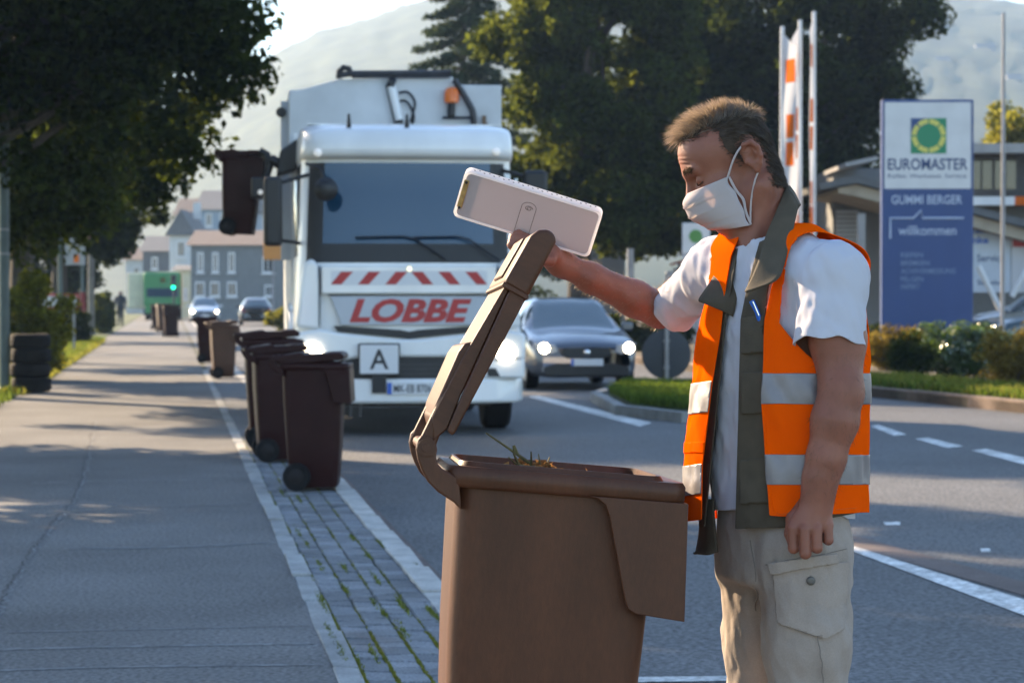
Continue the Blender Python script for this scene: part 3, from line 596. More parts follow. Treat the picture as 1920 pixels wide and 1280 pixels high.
def text_mesh(name, s, mat, parent, width, height, loc, rot=(math.pi / 2, 0, 0), shear=0.0, bold=0.0, ext=0.004, align='LEFT'):
    """flat lettering, sized to fit a width and cap height, standing at loc"""
    cu = bpy.data.curves.new(name, 'FONT'); cu.body = s; cu.size = 1.0; cu.shear = shear; cu.offset = bold; cu.extrude = 0.0; cu.resolution_u = 3; cu.fill_mode = 'FRONT'
    to = bpy.data.objects.new(name, cu); C.objects.link(to); bpy.context.view_layer.update()
    me = bpy.data.meshes.new_from_object(to.evaluated_get(bpy.context.evaluated_depsgraph_get())); bpy.data.objects.remove(to); bpy.data.curves.remove(cu)
    n = len(me.vertices); a = np.empty(n * 3, np.float32); me.vertices.foreach_get('co', a); a = a.reshape(-1, 3)
    lo, hi = a.min(0), a.max(0); a[:, 0] = (a[:, 0] - lo[0]) * (width / (hi[0] - lo[0])); a[:, 1] = (a[:, 1] - lo[1]) * (height / (hi[1] - lo[1]))
    me.vertices.foreach_set('co', a.ravel()); me.update()
    o = link(name, me, mat, parent); o.location = loc; o.rotation_euler = rot
    return o
TD = 25.7; TX0 = (767 - 960) / FPX * TD; TYAW = math.atan(500 / FPX)
def tl(px, py, y=0.0):
    """place in the truck's own frame"""
    D = TD + y; return ((px - 960) * D / FPX - TX0 + math.tan(TYAW) * y, y, CAMH + (558 - py) * D / FPX - ROADZ)
truck = empty('refuse_truck', (TX0, TD, ROADZ), TYAW, 'white refuse collection truck with red lettering coming along the road', 'truck')
half = [(0, 0), (.55, .012), (.93, .06), (1.10, .16), (1.19, .34), (1.21, .75), (1.21, 1.45), (1.19, 2.05)]
cols = [(-x, y) for x, y in half[::-1]] + half[1:]
lev = [(.90, .02, 1.01), (1.12, .0, 1.01), (1.50, .0, 1.0), (1.83, .02, .99), (1.90, .03, .985), (2.40, .095, .97), (2.90, .16, .95), (2.94, .10, .955), (3.0, .02, .96), (3.16, .04, .955), (3.27, .16, .94), (3.335, .55, .88)]
ctrl = np.array([[(x * s, y + dy * (1 if y < .8 else max(0, (2.05 - y) / 1.25)), z) for x, y in cols] for z, dy, s in lev])
g = sheet(ctrl, 3, 4); F_ = grid_faces(*g.shape[:2]); nv = g.shape[1] - 1; ci = (np.arange(len(F_)) // nv) // 3; cj = (np.arange(len(F_)) % nv) // 4
ws = (ci >= 4) & (ci <= 5) & (cj >= 5) & (cj <= 8); pil = (ci >= 4) & (ci <= 5) & ((cj == 4) | (cj == 9)); sw = (ci >= 4) & (ci <= 5) & ((cj <= 2) | (cj >= 11)) & (cj >= 1) & (cj <= 12)
rr_ = np.arange(len(F_)) // nv; dash = (rr_ == 12) & (cj >= 4) & (cj <= 9); ws &= ~dash; pil &= ~dash; lo_ = ((ci == 3) & (cj >= 4) & (cj <= 9)) | dash
def sub(name, sel, mat, par, off=0.0):
    f = F_[sel]; u, inv = np.unique(f, return_inverse=True); v = g.reshape(-1, 3)[u].copy(); v[:, 1] += off
    return link(name, np_mesh(name, v, inv.reshape(f.shape)), mat, par, smooth=60)
cab = sub('cab', ~(ws | sw | pil | lo_), M['truck_white'], truck)
sub('windscreen', ws, M['glass'], truck); [sub('windscreen_pillar', pil & ((cj < 7) == k), M['truck_black'], cab) for k in (True, False)]; sub('cowl', lo_, M['truck_black'], cab); [sub('side_window', sw & ((cj < 7) == k), M['glass_side'], truck) for k in (True, False)]
m = MB(); m.prism([(-1.06, .62), (1.06, .62), (1.03, 2.02), (-1.03, 2.02)], 3.332, 3.345, 'z'); m.build('roof', M['truck_white'], cab)
m = MB(); m.bb(-1.18, 1.18, 2.0, 2.06, .9, 3.33); m.build('back_wall', M['truck_white'], cab)
for px, py in ((597, 288), (932, 284)):
    x, _, z = tl(px, py, .05); m = MB(); m.lathe([(.045, 0), (.04, -.02), (.015, -.03)], 14, (x, .05 + .03, z), 'y'); m.build('marker_lamp', M['lamp_dim'], cab, smooth=60)
for px, py in ((654, 268), (762, 272)):
    x, _, z = tl(px, py, .3); m = MB(); m.tube([(x, .2, 3.2), (x, .2, 3.42)], [.035, .012], 8); m.build('antenna', M['truck_black'], cab)
# glossy lower band with the chevrons
m = MB(); m.bb(-.93, .93, -.035, .05, 1.50, 1.80); m.build('front_panel', M['truck_white'], truck, bevel=.02)
m = MB(); m.prism([(-.84, 1.475), (.84, 1.475), (.76, 1.165), (-.72, 1.165)], -.036, .03, 'y'); m.build('grille_panel', M['truck_grey'], truck, bevel=.012)
for px in (620, 671, 722):
    a = tl(px, 535)[0]; b = tl(px + 40, 510)[0]
    for s in (1, -1):
        m = MB(); m.prism([(s * a, 1.60), (s * (a + .115), 1.60), (s * (b + .01), 1.735), (s * (b - .115), 1.735)], -.0385, -.034, 'y'); m.build('warning_stripe', M['red'], truck)
m = MB(); m.prism([(-.83, 1.59), (.83, 1.59), (.83, 1.745), (-.83, 1.745)], -.0365, -.0345, 'y'); m.build('reflective_band', M['plate'], truck)
text_mesh('lettering', 'LOBBE', M['red'], truck, 1.30, .255, (-.635, -.040, 1.195), shear=0.28, bold=0.042)
m = MB(); m.lathe([(.035, 0), (.03, -.012)], 16, (0, -.036, 1.765), 'y'); m.build('badge', M['chrome'], truck, smooth=60)
for x0, x1, z0, z1 in ((-.86, .86, 1.480, 1.494), (-.952, -.942, 1.15, 1.80), (.942, .952, 1.15, 1.80)):
    m = MB(); m.bb(x0, x1, -.030, .0, z0, z1); m.build('panel_gap', M['truck_black'], truck)
# dark slot in a flat V, bonnet lip and bumper
m = MB(); m.prism([(-.80, 1.165), (-.10, 1.12), (0, 1.10), (.10, 1.12), (.80, 1.165), (.76, 1.10), (.12, 1.035), (0, 1.02), (-.12, 1.035), (-.76, 1.10)], -.03, .02, 'y'); m.build('grille_slot', M['truck_black'], truck)
top = lambda s, o=0.0: [(-1.25 * s, .95), (-1.25 * s, .34 + o), (-1.16 * s, .13 + o), (-.92 * s, -.01 + o), (-.5 * s, -.05 + o), (.5 * s, -.05 + o), (.92 * s, -.01 + o), (1.16 * s, .13 + o), (1.25 * s, .34 + o), (1.25 * s, .95)]
m = MB(); m.prism(top(1.0, -.02), .34, .60, 'z'); m.build('bumper', M['truck_white'], truck, smooth=50, bevel=.03)
m = MB(); m.prism(top(.985, .04), .60, 1.0, 'z'); m.build('bumper_core', M['truck_black'], truck)
m = MB(); m.prism([(-1.24, .80), (-1.24, 1.08), (-.95, 1.13), (-.75, 1.09), (-.12, 1.02), (.12, 1.02), (.75, 1.09), (.95, 1.13), (1.24, 1.08), (1.24, .80), (.75, .79), (.5, .83), (-.5, .83), (-.75, .79)], -.055, .06, 'y'); m.build('bonnet_lip', M['truck_white'], truck, smooth=50, bevel=.03)
for s in (-1, 1):
    m = MB(); m.prism([(s * .74, .60), (s * .74, .86), (s * .88, 1.0), (s * 1.235, 1.0), (s * 1.235, .60)], -.045, .3, 'y'); m.build('bumper_corner', M['truck_white'], truck, smooth=50, bevel=.03)
    m = MB(); m.prism([(s * .90, .78), (s * .88, .96), (s * 1.20, .99), (s * 1.19, .80)], -.052, .0, 'y'); h = m.build('headlight', M['lens'], truck, bevel=.015)
    m = MB(); m.lathe([(.11, 0), (.095, -.02), (.04, -.03)], 20, (s * 1.03, -.052, .885), 'y'); m.build('bulb', M['lamp_on'], h, smooth=60)
    m = MB(); m.prism([(s * .84, .62), (s * .81, .71), (s * .92, .71), (s * .97, .62)], -.049, -.03, 'y'); m.build('fog_vent', M['truck_black'], truck)
    # corner deflector beside the front panel, door step, mudguard
    m = MB(); m.prism([(s * .93, 1.12), (s * .95, 1.80), (s * 1.03, 1.88), (s * 1.12, 1.82), (s * 1.20, 1.15)], -.02, .22, 'y'); m.build('corner_deflector', M['truck_white'], truck, smooth=50, bevel=.04, segs=3)
    m = MB(); m.prism([(.42, .55), (.5, 1.0), (.8, 1.30), (1.4, 1.40), (2.0, 1.30), (2.3, 1.0), (2.35, .55), (2.2, .55), (2.1, .95), (1.85, 1.2), (1.4, 1.28), (.95, 1.2), (.62, .95), (.55, .55)], s * 1.26, s * .95, 'x'); m.build('mudguard', M['truck_white'], truck, smooth=50, bevel=.02)
    for yw in (1.4, 5.6, 6.9):
        m = MB(); m.lathe([(.30, -.14), (.47, -.15), (.5, -.11), (.5, .11), (.47, .15), (.30, .14)], 36, (s * 1.06, yw, .5), 'x'); w = m.build('wheel', M['tyre'], truck, smooth=35)
        m = MB(); m.lathe([(.30, 0), (.28, s * .06), (.12, s * .10), (.1, s * .16)], 24, (s * 1.14, yw, .5), 'x'); m.build('rim', M['steel'], w, smooth=40)
    m = MB(); m.tube([(s * 1.16, .45, 1.95), (s * 1.19, .42, 2.3), (s * 1.19, .45, 2.75)], .018, 8); m.build('grab_rail', M['chrome'], truck, smooth=60)
# plate and the big A board
m = MB(); m.bb(-.24, .29, -.098, -.085, .435, .565); pl = m.build('number_plate', M['plate'], truck, bevel=.004)
m = MB(); m.bb(-.238, -.19, -.1005, -.098, .438, .562); m.build('plate_badge', M['plate_blue'], pl)
text_mesh('plate_lettering', 'MK-EB 8706', M['ink'], pl, .40, .085, (-.17, -.101, .457), bold=0.01)
m = MB(); m.bb(-.19 - .34, -.12, -.125, -.10, .655, .965); ab = m.build('sign_board', M['plate'], truck, bevel=.01)
m = MB(); m.bb(-.545, -.105, -.12, -.095, .64, .98); m.build('sign_frame', M['truck_black'], ab, bevel=.01)
text_mesh('board_letter', 'A', M['ink'], ab, .20, .21, (-.425, -.128, .705), bold=0.015)
m = MB(); m.bb(-.56, .62, -.035, .0, .605, .80); m.build('lower_grille', M['truck_black'], truck)
m = MB(); m.bb(-.40, -.25, -.10, -.04, .45, .66); m.build('sign_bracket', M['truck_black'], truck)
for z in (.64, .69, .74):
    m = MB(); m.bb(-.50, .56, -.045, -.033, z, z + .022); m.build('grille_bar', M['dark_metal'], truck)
# wipers, mirrors
for a, b in (((-.52, 1.95), (.05, 1.88)), ((.10, 1.95), (.62, 1.86))):
    m = MB(); m.tube([(b[0] + .35, .01, 1.86), (b[0] + .02, -.005, 2.08), (b[0] - .1, -.005, 2.11), (a[0] - .05, -.005, 2.10)], .012, 6); m.build('wiper', M['truck_black'], truck)
def mirror(px0, px1, py0, py1, y, s):
    x0, _, z1 = tl(px0, py0, y); x1, _, z0 = tl(px1, py1, y)
    m = MB(); m.bb(x0, x1, y, y + .14, z0, z1); h = m.build('mirror', M['truck_black'], truck, smooth=40, bevel=.045, segs=3)
    m = MB(); xi = x1 if s < 0 else x0; e = -s * .32
    m.tube([(xi, y + .08, z1 - .06), (xi + e, y + .25, z1 + .04)], .022, 8); m.build('mirror_arm', M['truck_black'], h, smooth=60); m = MB(); m.tube([(xi, y + .08, z0 + .06), (xi + e, y + .3, z0 + .02)], .02, 8); m.build('mirror_arm', M['truck_black'], h, smooth=60)
mirror(496, 531, 332, 462, .1, -1); mirror(984, 1029, 318, 420, .1, 1)
x, _, z = tl(612, 356, -.2); m = MB(); m.lathe([(.02, -.05), (.10, -.03), (.125, .01), (.11, .05), (.03, .07)], 18, (x, -.2, z), 'y'); fm = m.build('front_mirror', M['truck_black'], truck, smooth=50)
m = MB(); m.tube([(x, -.15, z + .05), (x - .05, -.1, z + .22), (x - .2, .05, z + .28)], .018, 8); m.build('mirror_arm', M['truck_black'], fm, smooth=60)
# container body
def bp(pts, y): return [(tl(px, py, y)[0], tl(px, py, y)[2]) for px, py in pts]
BY = 2.35
m = MB(); m.prism(bp([(543, 330), (543, 172), (566, 171), (637, 151), (850, 144), (850, 159), (941, 159), (941, 330)], BY), BY, BY + 5.6, 'y'); bd = m.build('container', M['body_white'], truck, bevel=.015)
m = MB(); x0, _, z1 = tl(543, 330, BY); m.bb(-1.2, 1.2, BY + .1, BY + 5.4, .95, z1 + .02); m.build('container_base', M['body_white'], truck)
x0, _, z1 = tl(531, 195, BY + .5); m = MB(); m.bb(x0 - .02, x0 + .10, BY + .3, BY + .5, 1.9, z1); m.build('side_rail', M['truck_grey'], bd)
x0, _, z1 = tl(528, 200, BY + .5); m = MB(); m.lathe([(.06, 0), (.06, .05)], 12, (x0, BY + .25, z1 - .1), 'y'); m.build('side_lamp', M['truck_black'], bd)
def pt(px, py, y=BY - .06): return tl(px, py, y)
m = MB(); m.tube([pt(640, 143), pt(660, 140), pt(845, 137)], .035, 8); m.tube([pt(660, 146), pt(845, 143)], .02, 8); m.build('top_bar', M['dark_metal'], bd, smooth=60)
m = MB(); m.tube([pt(636, 150), pt(637, 136), pt(645, 129), pt(655, 131), pt(658, 140)], .035, 8); m.build('top_hook', M['truck_black'], bd, smooth=60)
m = MB(); m.tube([pt(734, 163), pt(749, 226)], .055, 12); cy = m.build('hydraulic_cylinder', M['truck_white'], bd, smooth=60)
m = MB(); m.tube([pt(727, 155), pt(740, 160)], .07, 8); m.tube([pt(748, 226), pt(750, 240)], .045, 8); m.tube([pt(726, 160), pt(742, 232)], .02, 6); m.build('cylinder_joint', M['truck_black'], cy, smooth=60)
for q in ([(745, 192), (760, 190), (772, 205), (776, 225), (765, 250)], [(748, 175), (765, 174), (778, 192), (774, 215), (770, 230)]):
    m = MB(); m.tube(crom([pt(*p) for p in q], 4), .016, 6); m.build('hose', M['dark_metal'], cy, smooth=60)
m = MB(); m.tube(crom([pt(852, 150), pt(862, 165), pt(880, 195), pt(888, 215), pt(889, 255)], 4), .035, 8); m.build('hose', M['dark_metal'], bd, smooth=60)
b0 = pt(846, 218); m = MB(); m.tube([b0, pt(847, 190)], .045, 10); be = m.build('beacon', M['truck_black'], bd, smooth=60)
c0 = pt(847, 190); m = MB(); m.lathe([(.07, 0), (.085, .01), (.085, .12), (.06, .17), (.02, .18)], 16, (c0[0], c0[1], c0[2] - .02), 'z'); m.build('beacon_lens', M['amber'], be, smooth=50)
m = MB(); m.tube([pt(830, 221), pt(885, 220)], .016, 6); m.build('beacon_bracket', M['dark_metal'], bd)
m = MB(); m.tube([pt(690, 253), pt(825, 252)], .02, 6); m.build('roof_rail', M['truck_black'], bd)
m = MB(); m.box(pt(908, 228), (.05, .02, .14)); m.box(pt(913, 238), (.03, .02, .10)); m.build('rust_patch', material('rust', (.16, .10, .06), .9), bd)
# chassis
m = MB(); m.bb(-1.0, 1.0, .5, 7.8, .42, .95); m.build('chassis', M['truck_black'], truck)
m = MB(); m.bb(-.9, .9, .25, .45, .30, .45); m.build('front_beam', M['truck_black'], truck)
m = MB(); m.tube([(-.62, -.0, .20), (-.62, .0, .36)], .02, 6); m.tube([(-.52, 0, .20), (-.52, 0, .36)], .02, 6); m.build('tow_hook', M['dark_metal'], truck)
# side loader arm that has picked up a bin
LY = 1.6
def q(px, py, y=LY): return tl(px, py, y)
m = MB(); m.prism(bp([(527, 285), (560, 262), (566, 268), (556, 320), (520, 332), (524, 300)], LY), LY - .1, LY + .5, 'y'); arm = m.build('lift_arm', M['truck_black'], truck, bevel=.02)
m = MB(); m.tube([q(488, 285), q(502, 292), q(508, 312), q(500, 335), q(494, 350)], .045, 8); m.tube([q(508, 300), q(530, 312)], .06, 8); m.tube([q(490, 372), q(520, 345)], .04, 8); m.build('lift_link', M['truck_black'], arm, smooth=60)
m = MB(); m.prism(bp([(473, 336), (497, 336), (497, 374), (473, 374)], LY), LY - .25, LY + .25, 'y'); cl = m.build('lift_clamp', M['truck_black'], arm, bevel=.02)
c0 = q(490, 362, LY - .27); m = MB(); m.lathe([(.03, 0), (.025, -.02)], 12, c0, 'y'); m.build('clamp_lamp', M['lamp_dim'], cl, smooth=60)
lb = copy_tree(proto); lb['label'] = 'dark brown bin lifted high beside the truck by its side arm'; lb['group'] = 'bins being emptied'
p0 = P(404, 284, TD + 1.5); lb.rotation_euler = (0, R(3), 0); lb.location = (p0[0] + .0, p0[1] + .2, p0[2] - .93); lb.scale = (.98, .98, .98)
del lb['group']
# ---------------------------------------------------------------- cars
def car_paint(n, c, **k): return material(n, c, 0.28, 0.3, coat=0.8, var=0.03, **k)
M['paint_grey'] = car_paint('paint_grey', (0.085, 0.10, 0.13)); M['paint_silver'] = car_paint('paint_silver', (0.45, 0.5, 0.56))
M['paint_dark'] = car_paint('paint_dark', (0.03, 0.035, 0.045)); M['paint_white'] = car_paint('paint_white', (0.65, 0.66, 0.67)); M['paint_teal'] = car_paint('paint_teal', (0.025, 0.05, 0.06))
M['car_glass'] = material('car_glass', (0.09, 0.12, 0.14), 0.05, spec=0.8, coat=0.5)
def make_car(name, label, mat, group=None):
    root = empty(name, (0, 0, 0), 0, label, 'car', group)
    # sections along the length (y): half profiles bottom centre .. roof centre
    S_ = [(0.00, [(0, .24), (.45, .24), (.66, .30), (.70, .48), (.62, .62), (.45, .66), (.22, .675), (0, .68)]),
          (0.10, [(0, .20), (.55, .20), (.76, .28), (.80, .52), (.74, .69), (.50, .735), (.25, .755), (0, .76)]),
          (0.40, [(0, .20), (.62, .20), (.83, .28), (.865, .56), (.815, .78), (.56, .825), (.28, .855), (0, .865)]),
          (0.85, [(0, .20), (.66, .20), (.85, .28), (.88, .60), (.83, .86), (.60, .905), (.3, .935), (0, .945)]),
          (1.12, [(0, .20), (.68, .20), (.855, .28), (.885, .60), (.835, .90), (.66, .945), (.33, .985), (0, 1.0)]),
          (1.50, [(0, .20), (.68, .20), (.86, .28), (.89, .60), (.84, .92), (.63, 1.16), (.33, 1.215), (0, 1.235)]),
          (1.90, [(0, .20), (.68, .20), (.86, .28), (.89, .60), (.845, .935), (.575, 1.375), (.31, 1.425), (0, 1.44)]),
          (2.50, [(0, .20), (.68, .20), (.86, .28), (.89, .60), (.845, .95), (.57, 1.40), (.31, 1.455), (0, 1.47)]),
          (3.20, [(0, .20), (.68, .20), (.86, .28), (.89, .60), (.835, .96), (.55, 1.36), (.30, 1.42), (0, 1.435)]),
          (3.62, [(0, .22), (.66, .22), (.84, .30), (.875, .62), (.80, .97), (.56, 1.16), (.30, 1.24), (0, 1.26)]),
          (3.90, [(0, .26), (.62, .26), (.80, .34), (.83, .62), (.76, .90), (.55, .99), (.3, 1.02), (0, 1.03)]),
          (4.03, [(0, .32), (.50, .32), (.66, .40), (.70, .60), (.64, .80), (.48, .86), (.25, .88), (0, .885)])]
    ctrl = np.array([[(-x, y, z) for x, z in pr[::-1]] + [(x, y, z) for x, z in pr[1:]] for y, pr in S_])   # roof-left .. bottom .. roof-right
    gg = sheet(ctrl, 4, 4); ff = grid_faces(*gg.shape[:2]); n_ = gg.shape[1] - 1; i_ = (np.arange(len(ff)) // n_) // 4; j_ = (np.arange(len(ff)) % n_) // 4
    topc = (j_ <= 1) | (j_ >= 12); sidec = (j_ == 2) | (j_ == 11)
    wsc = topc & (i_ >= 4) & (i_ <= 5); rear = topc & (i_ == 9); side = sidec & (i_ >= 5) & (i_ <= 8)
    low = ((j_ >= 4) & (j_ <= 9))
    def part(nm, sel, mt, par=root):
        f = ff[sel]; u, inv = np.unique(f, return_inverse=True); return link(nm, np_mesh(nm, gg.reshape(-1, 3)[u], inv.reshape(f.shape)), mt, par, smooth=70)
    body = part('body', ~(wsc | rear | side), mat); part('windscreen', wsc, M['car_glass']); part('rear_window', rear, M['car_glass']); part('side_window', side & (j_ < 7), M['car_glass']); part('side_window', side & (j_ >= 7), M['car_glass'])
    m = MB(); m.prism([(-.40, .56), (-.36, .665), (.36, .665), (.40, .56), (.30, .50), (-.30, .50)], -.03, .12, 'y'); gr = m.build('grille', M['truck_black'], root, bevel=.01)
    m = MB(); m.lathe([(.055, 0), (.045, -.012)], 16, (0, -.03, .595), 'y'); m.build('badge', M['chrome'], gr, smooth=60)
    m = MB(); m.prism([(-.66, .22), (-.70, .36), (-.45, .42), (.45, .42), (.70, .36), (.66, .22)], -.02, .2, 'y'); m.build('air_intake', M['truck_black'], root, bevel=.015)
    m = MB(); m.bb(-.26, .26, -.045, -.03, .385, .495); pl = m.build('number_plate', M['plate'], root, bevel=.004)
    m = MB(); m.bb(-.258, -.215, -.0475, -.045, .388, .492); m.build('plate_badge', M['plate_blue'], pl)
    for s in (-1, 1):
        m = MB(); m.prism([(s * .44, .60), (s * .50, .72), (s * .80, .75), (s * .78, .62), (s * .56, .56)], .0, .30, 'y'); h = m.build('headlight', M['lens'], root, bevel=.02)
        m = MB(); m.lathe([(.085, 0), (.07, -.02), (.03, -.03)], 16, (s * .68, .0, .665), 'y'); m.build('bulb', M['lamp_on'], h, smooth=60)
        m = MB(); m.bb(s * .83, s * 1.02, 1.32, 1.42, .92, 1.06); m.build('mirror', mat, root, smooth=40, bevel=.03)
        m = MB(); m.prism([(s * .56, .28), (s * .54, .36), (s * .70, .38), (s * .72, .30)], .0, .1, 'y'); m.build('fog_lamp', M['lens'], root, bevel=.01)
        for yw in (.80, 3.25):
            m = MB(); m.lathe([(.20, -.09), (.29, -.10), (.31, -.07), (.31, .07), (.29, .10), (.20, .09)], 28, (s * .77, yw, .31), 'x'); w = m.build('wheel', M['tyre'], root, smooth=35)
            m = MB(); m.lathe([(.21, 0), (.18, s * .03), (.05, s * .02)], 18, (s * .84, yw, .31), 'x'); m.build('rim', M['steel'], w, smooth=40)
        m = MB(); m.prism([(s * .58, .70), (s * .60, .92), (s * .74, .92), (s * .80, .70)], 3.82, 3.97, 'y'); m.build('tail_light', M['red'], root, bevel=.02)
    return root
car = make_car('parked_car', 'dark grey hatchback with lit headlights just right of the truck', M['paint_grey'])
car.name = 'passenger_car'
g0 = P(1100, 558, 38.2); car.location = (g0[0], 38.2, ROADZ); car.rotation_euler = (0, 0, math.atan(700 / FPX))
for px, Y, rz, mt, lab in ((384, 138.0, 8, 'paint_silver', 'silver car with lit headlights far down the road, leftmost of the distant cars'), (421, 178.0, 8, 'paint_white', 'small whitish car between the silver and the dark distant cars'), (478, 130.0, 187, 'paint_dark', 'dark car seen far down the road beside the grey house')):
    c = copy_tree(car, None, {'paint_grey': M[mt]}); c['label'] = lab; c['group'] = 'cars far down the road'; p = P(px, 558, Y); c.location = (p[0], Y, ROADZ); c.rotation_euler = (0, 0, R(rz)); c.name = 'passenger_car'
c = copy_tree(car, None, {'paint_grey': M['paint_teal']}); c['label'] = 'dark blue-green car parked behind the glossy bush at the right edge'; c.name = 'parked_car'; p = P(1838, 558, 52.0); c.location = (p[0], 52.5, .05); c.rotation_euler = (0, 0, R(-68))
c = copy_tree(car, None, {'paint_grey': M['paint_white']}); c['label'] = 'white car roof behind the blue-green car beside the sign'; c.name = 'parked_car'; p = P(1800, 558, 57.5); c.location = (p[0], 57.5, .12); c.rotation_euler = (0, 0, R(-88))

# green refuse truck in the far distance
M['green'] = material('green', (0.03, 0.20, 0.06), 0.5, var=0.08); M['cream'] = material('cream', (0.55, 0.54, 0.40), 0.6, var=0.08)
gt = empty('green_truck', (P(298, 558, 150.0)[0], 150.0, ROADZ), R(6), 'green and cream truck far down the road under the trees', 'truck')
m = MB(); m.bb(-.95, 1.35, 0, .8, .9, 3.05); m.build('cab', M['green'], gt, bevel=.15)
m = MB(); m.bb(-.75, 1.2, -.03, 0, 1.5, 2.05); m.build('windscreen', M['glass'], gt, bevel=.05)
m = MB(); m.bb(-.85, 1.25, -.02, .05, .5, .95); m.build('bumper', M['green'], gt, bevel=.05)
m = MB(); m.prism([(-2.0, .8), (-2.0, 3.0), (1.25, 3.12), (1.25, .8)], .85, 7, 'y'); m.build('cargo_box', M['cream'], gt, bevel=.1)
m = MB(); m.lathe([(.16, 0), (.14, -.03)], 14, (.25, -.03, 2.55), 'y'); m.build('emblem', M['leaf_brown'], gt)
for s in (-.75, 1.1):
    for yw in (1.0, 5.0):
        m = MB(); m.lathe([(.28, -.12), (.5, -.12), (.5, .12), (.28, .12)], 20, (s, yw, .5), 'x'); m.build('wheel', M['tyre'], gt, smooth=35)

# ---------------------------------------------------------------- poles, signs, tyres
M['pole_green'] = material('pole_green', (0.085, 0.12, 0.12), 0.5, 0.2, var=0.2, vscale=3); M['pole_grey'] = material('pole_grey', (0.25, 0.25, 0.26), 0.5, 0.3, var=0.15, vscale=3)
M['wood_grey'] = material('wood_grey', (0.20, 0.19, 0.17), 0.9, var=0.25, vscale=3); M['white_paint'] = material('white_paint', (0.62, 0.63, 0.64), 0.5, var=0.06)
M['blue_sign'] = material('blue_sign', (0.018, 0.055, 0.19), 0.5, var=0.06, vscale=1.5); M['pale_blue'] = material('pale_blue', (0.35, 0.50, 0.62), 0.5)
M['orange'] = thin('orange', (0.70, 0.16, 0.02), (0.6, 0.14, 0.02), 0.35, var=0.1, island=False); M['banner_white'] = thin('banner_white', (0.60, 0.62, 0.66), (0.4, 0.4, 0.42), 0.35, var=0.06, island=False)
def pole(name, label, px, Y, z1, r, mat, z0=0.0, cat='post', extra=None):
    p = P(px, 558, Y); o = empty(name, (p[0], Y, z0), 0, label, cat); m = MB(); m.tube([(0, 0, -.2), (0, 0, z1 * .5), (0, 0, z1)], [r, r, r * .85], 14); m.build('shaft', mat, o, smooth=60)
    m = MB(); m.lathe([(r * 1.5, 0), (r * 1.5, .06), (r * 1.05, .09)], 14); m.build('base', mat, o, smooth=40); return o
lp = pole('lamp_post', 'tall grey-green lamp post at the left edge of the photo', 8, 35.0, 8.5, .075, M['pole_green'], cat='lamp post')
m = MB(); m.tube([(0, 0, 8.3), (.2, 0, 8.75), (1.0, 0, 8.9)], .04, 8); m.build('bracket_arm', M['pole_green'], lp, smooth=60)
m = MB(); m.box((1.3, 0, 8.9), (.7, .22, .12)); m.build('lamp_head', M['pole_grey'], lp, bevel=.04)
for z in (2.0, 2.35):
    m = MB(); m.lathe([(.079, 0), (.079, .03)], 14, (0, 0, z), 'z'); m.build('band', M['pole_grey'], lp, smooth=40)
for k in range(4):
    p = P(57 + (1.5, -1, 1, 0)[k], 558, 35.2); t = empty('tyre', (p[0], 35.2, .014 + k * .212), 0, ('lowest', 'second lowest', 'third', 'topmost')[k] + ' black tyre of the stack beside the lamp post', 'tyre', 'stacked tyres by the lamp post')
    m = MB(); m.lathe([(.19, .02), (.22, .0), (.275, .012), (.288, .04), (.290, .17), (.277, .198), (.22, .21), (.19, .19), (.185, .105), (.19, .02)], 30); m.v = m.v; m.f = m.f[:-2]; m.build('casing', M['tyre'], t, smooth=35)
    m = MB(); m.lathe([(.2905, .05), (.2925, .055), (.2925, .062), (.2905, .066)], 30); m.lathe([(.2905, .10), (.2925, .105), (.2925, .112), (.2905, .116)], 30); m.f = [f for f in m.f if len(f) == 4]; m.build('tread', M['tyre'], t, smooth=35)
gp = pole('sign_post', 'slim grey-green signpost left of the footpath carrying small signs', 113, 58.0, 2.85, .06, M['pole_green'], cat='signpost')
def board(parent, px0, px1, py0, py1, Y, mat, th=.04, name='panel', bevel=.01, dy=-.06):
    a, b = P(px0, py0, Y), P(px1, py1, Y); o = parent.location; m = MB(); m.bb(a[0] - o.x, b[0] - o.x, dy - th, dy, b[2] - o.z, a[2] - o.z); return m.build(name, mat, parent, bevel=bevel)
board(gp, 118, 147, 385, 425, 58, M['pale_blue'], name='sign_panel'); board(gp, 122, 160, 447, 497, 58, M['truck_grey'], name='sign_panel', dy=-.02); board(gp, 139, 149, 478, 492, 58, M['amber'], .01, 'sign_symbol', dy=-.065); board(gp, 132, 148, 424, 440, 58, M['red'], name='sign_panel')
rb = empty('notice_board', (P(110, 558, 60)[0], 60.5, 0), 0, 'low white board with red frame beside the signpost', 'notice board')
board(rb, 72, 148, 551, 580, 60.5, M['red'], name='frame', dy=0); board(rb, 75, 145, 555, 576, 60.5, M['white_paint'], .02, 'panel', dy=-.045)
for px in (84, 138):
    a = P(px, 558, 60.5); m = MB(); m.bb(a[0] - rb.location.x - .03, a[0] - rb.location.x + .03, .0, .05, -.1, 1.2); m.build('leg', M['pole_grey'], rb)
rp = pole('red_post', 'dark red bollard-like post beside the footpath, left of the grey pole', 155, 75.0, 1.55, .10, material('red_dark', (.22, .02, .02), .5, var=.15), cat='post')
m = MB(); m.tube([(0, 0, 1.5), (0, 0, 4.0)], .05, 10); m.build('pipe', M['pole_green'], rp, smooth=60)
wp = pole('wooden_pole', 'grey wooden pole at the path edge carrying a red sign', 171, 88.0, 4.4, .12, M['wood_grey'], cat='pole'); board(wp, 168, 192, 405, 446, 88, material('magenta', (.42, .03, .10), .5), name='sign_panel', dy=-.13)
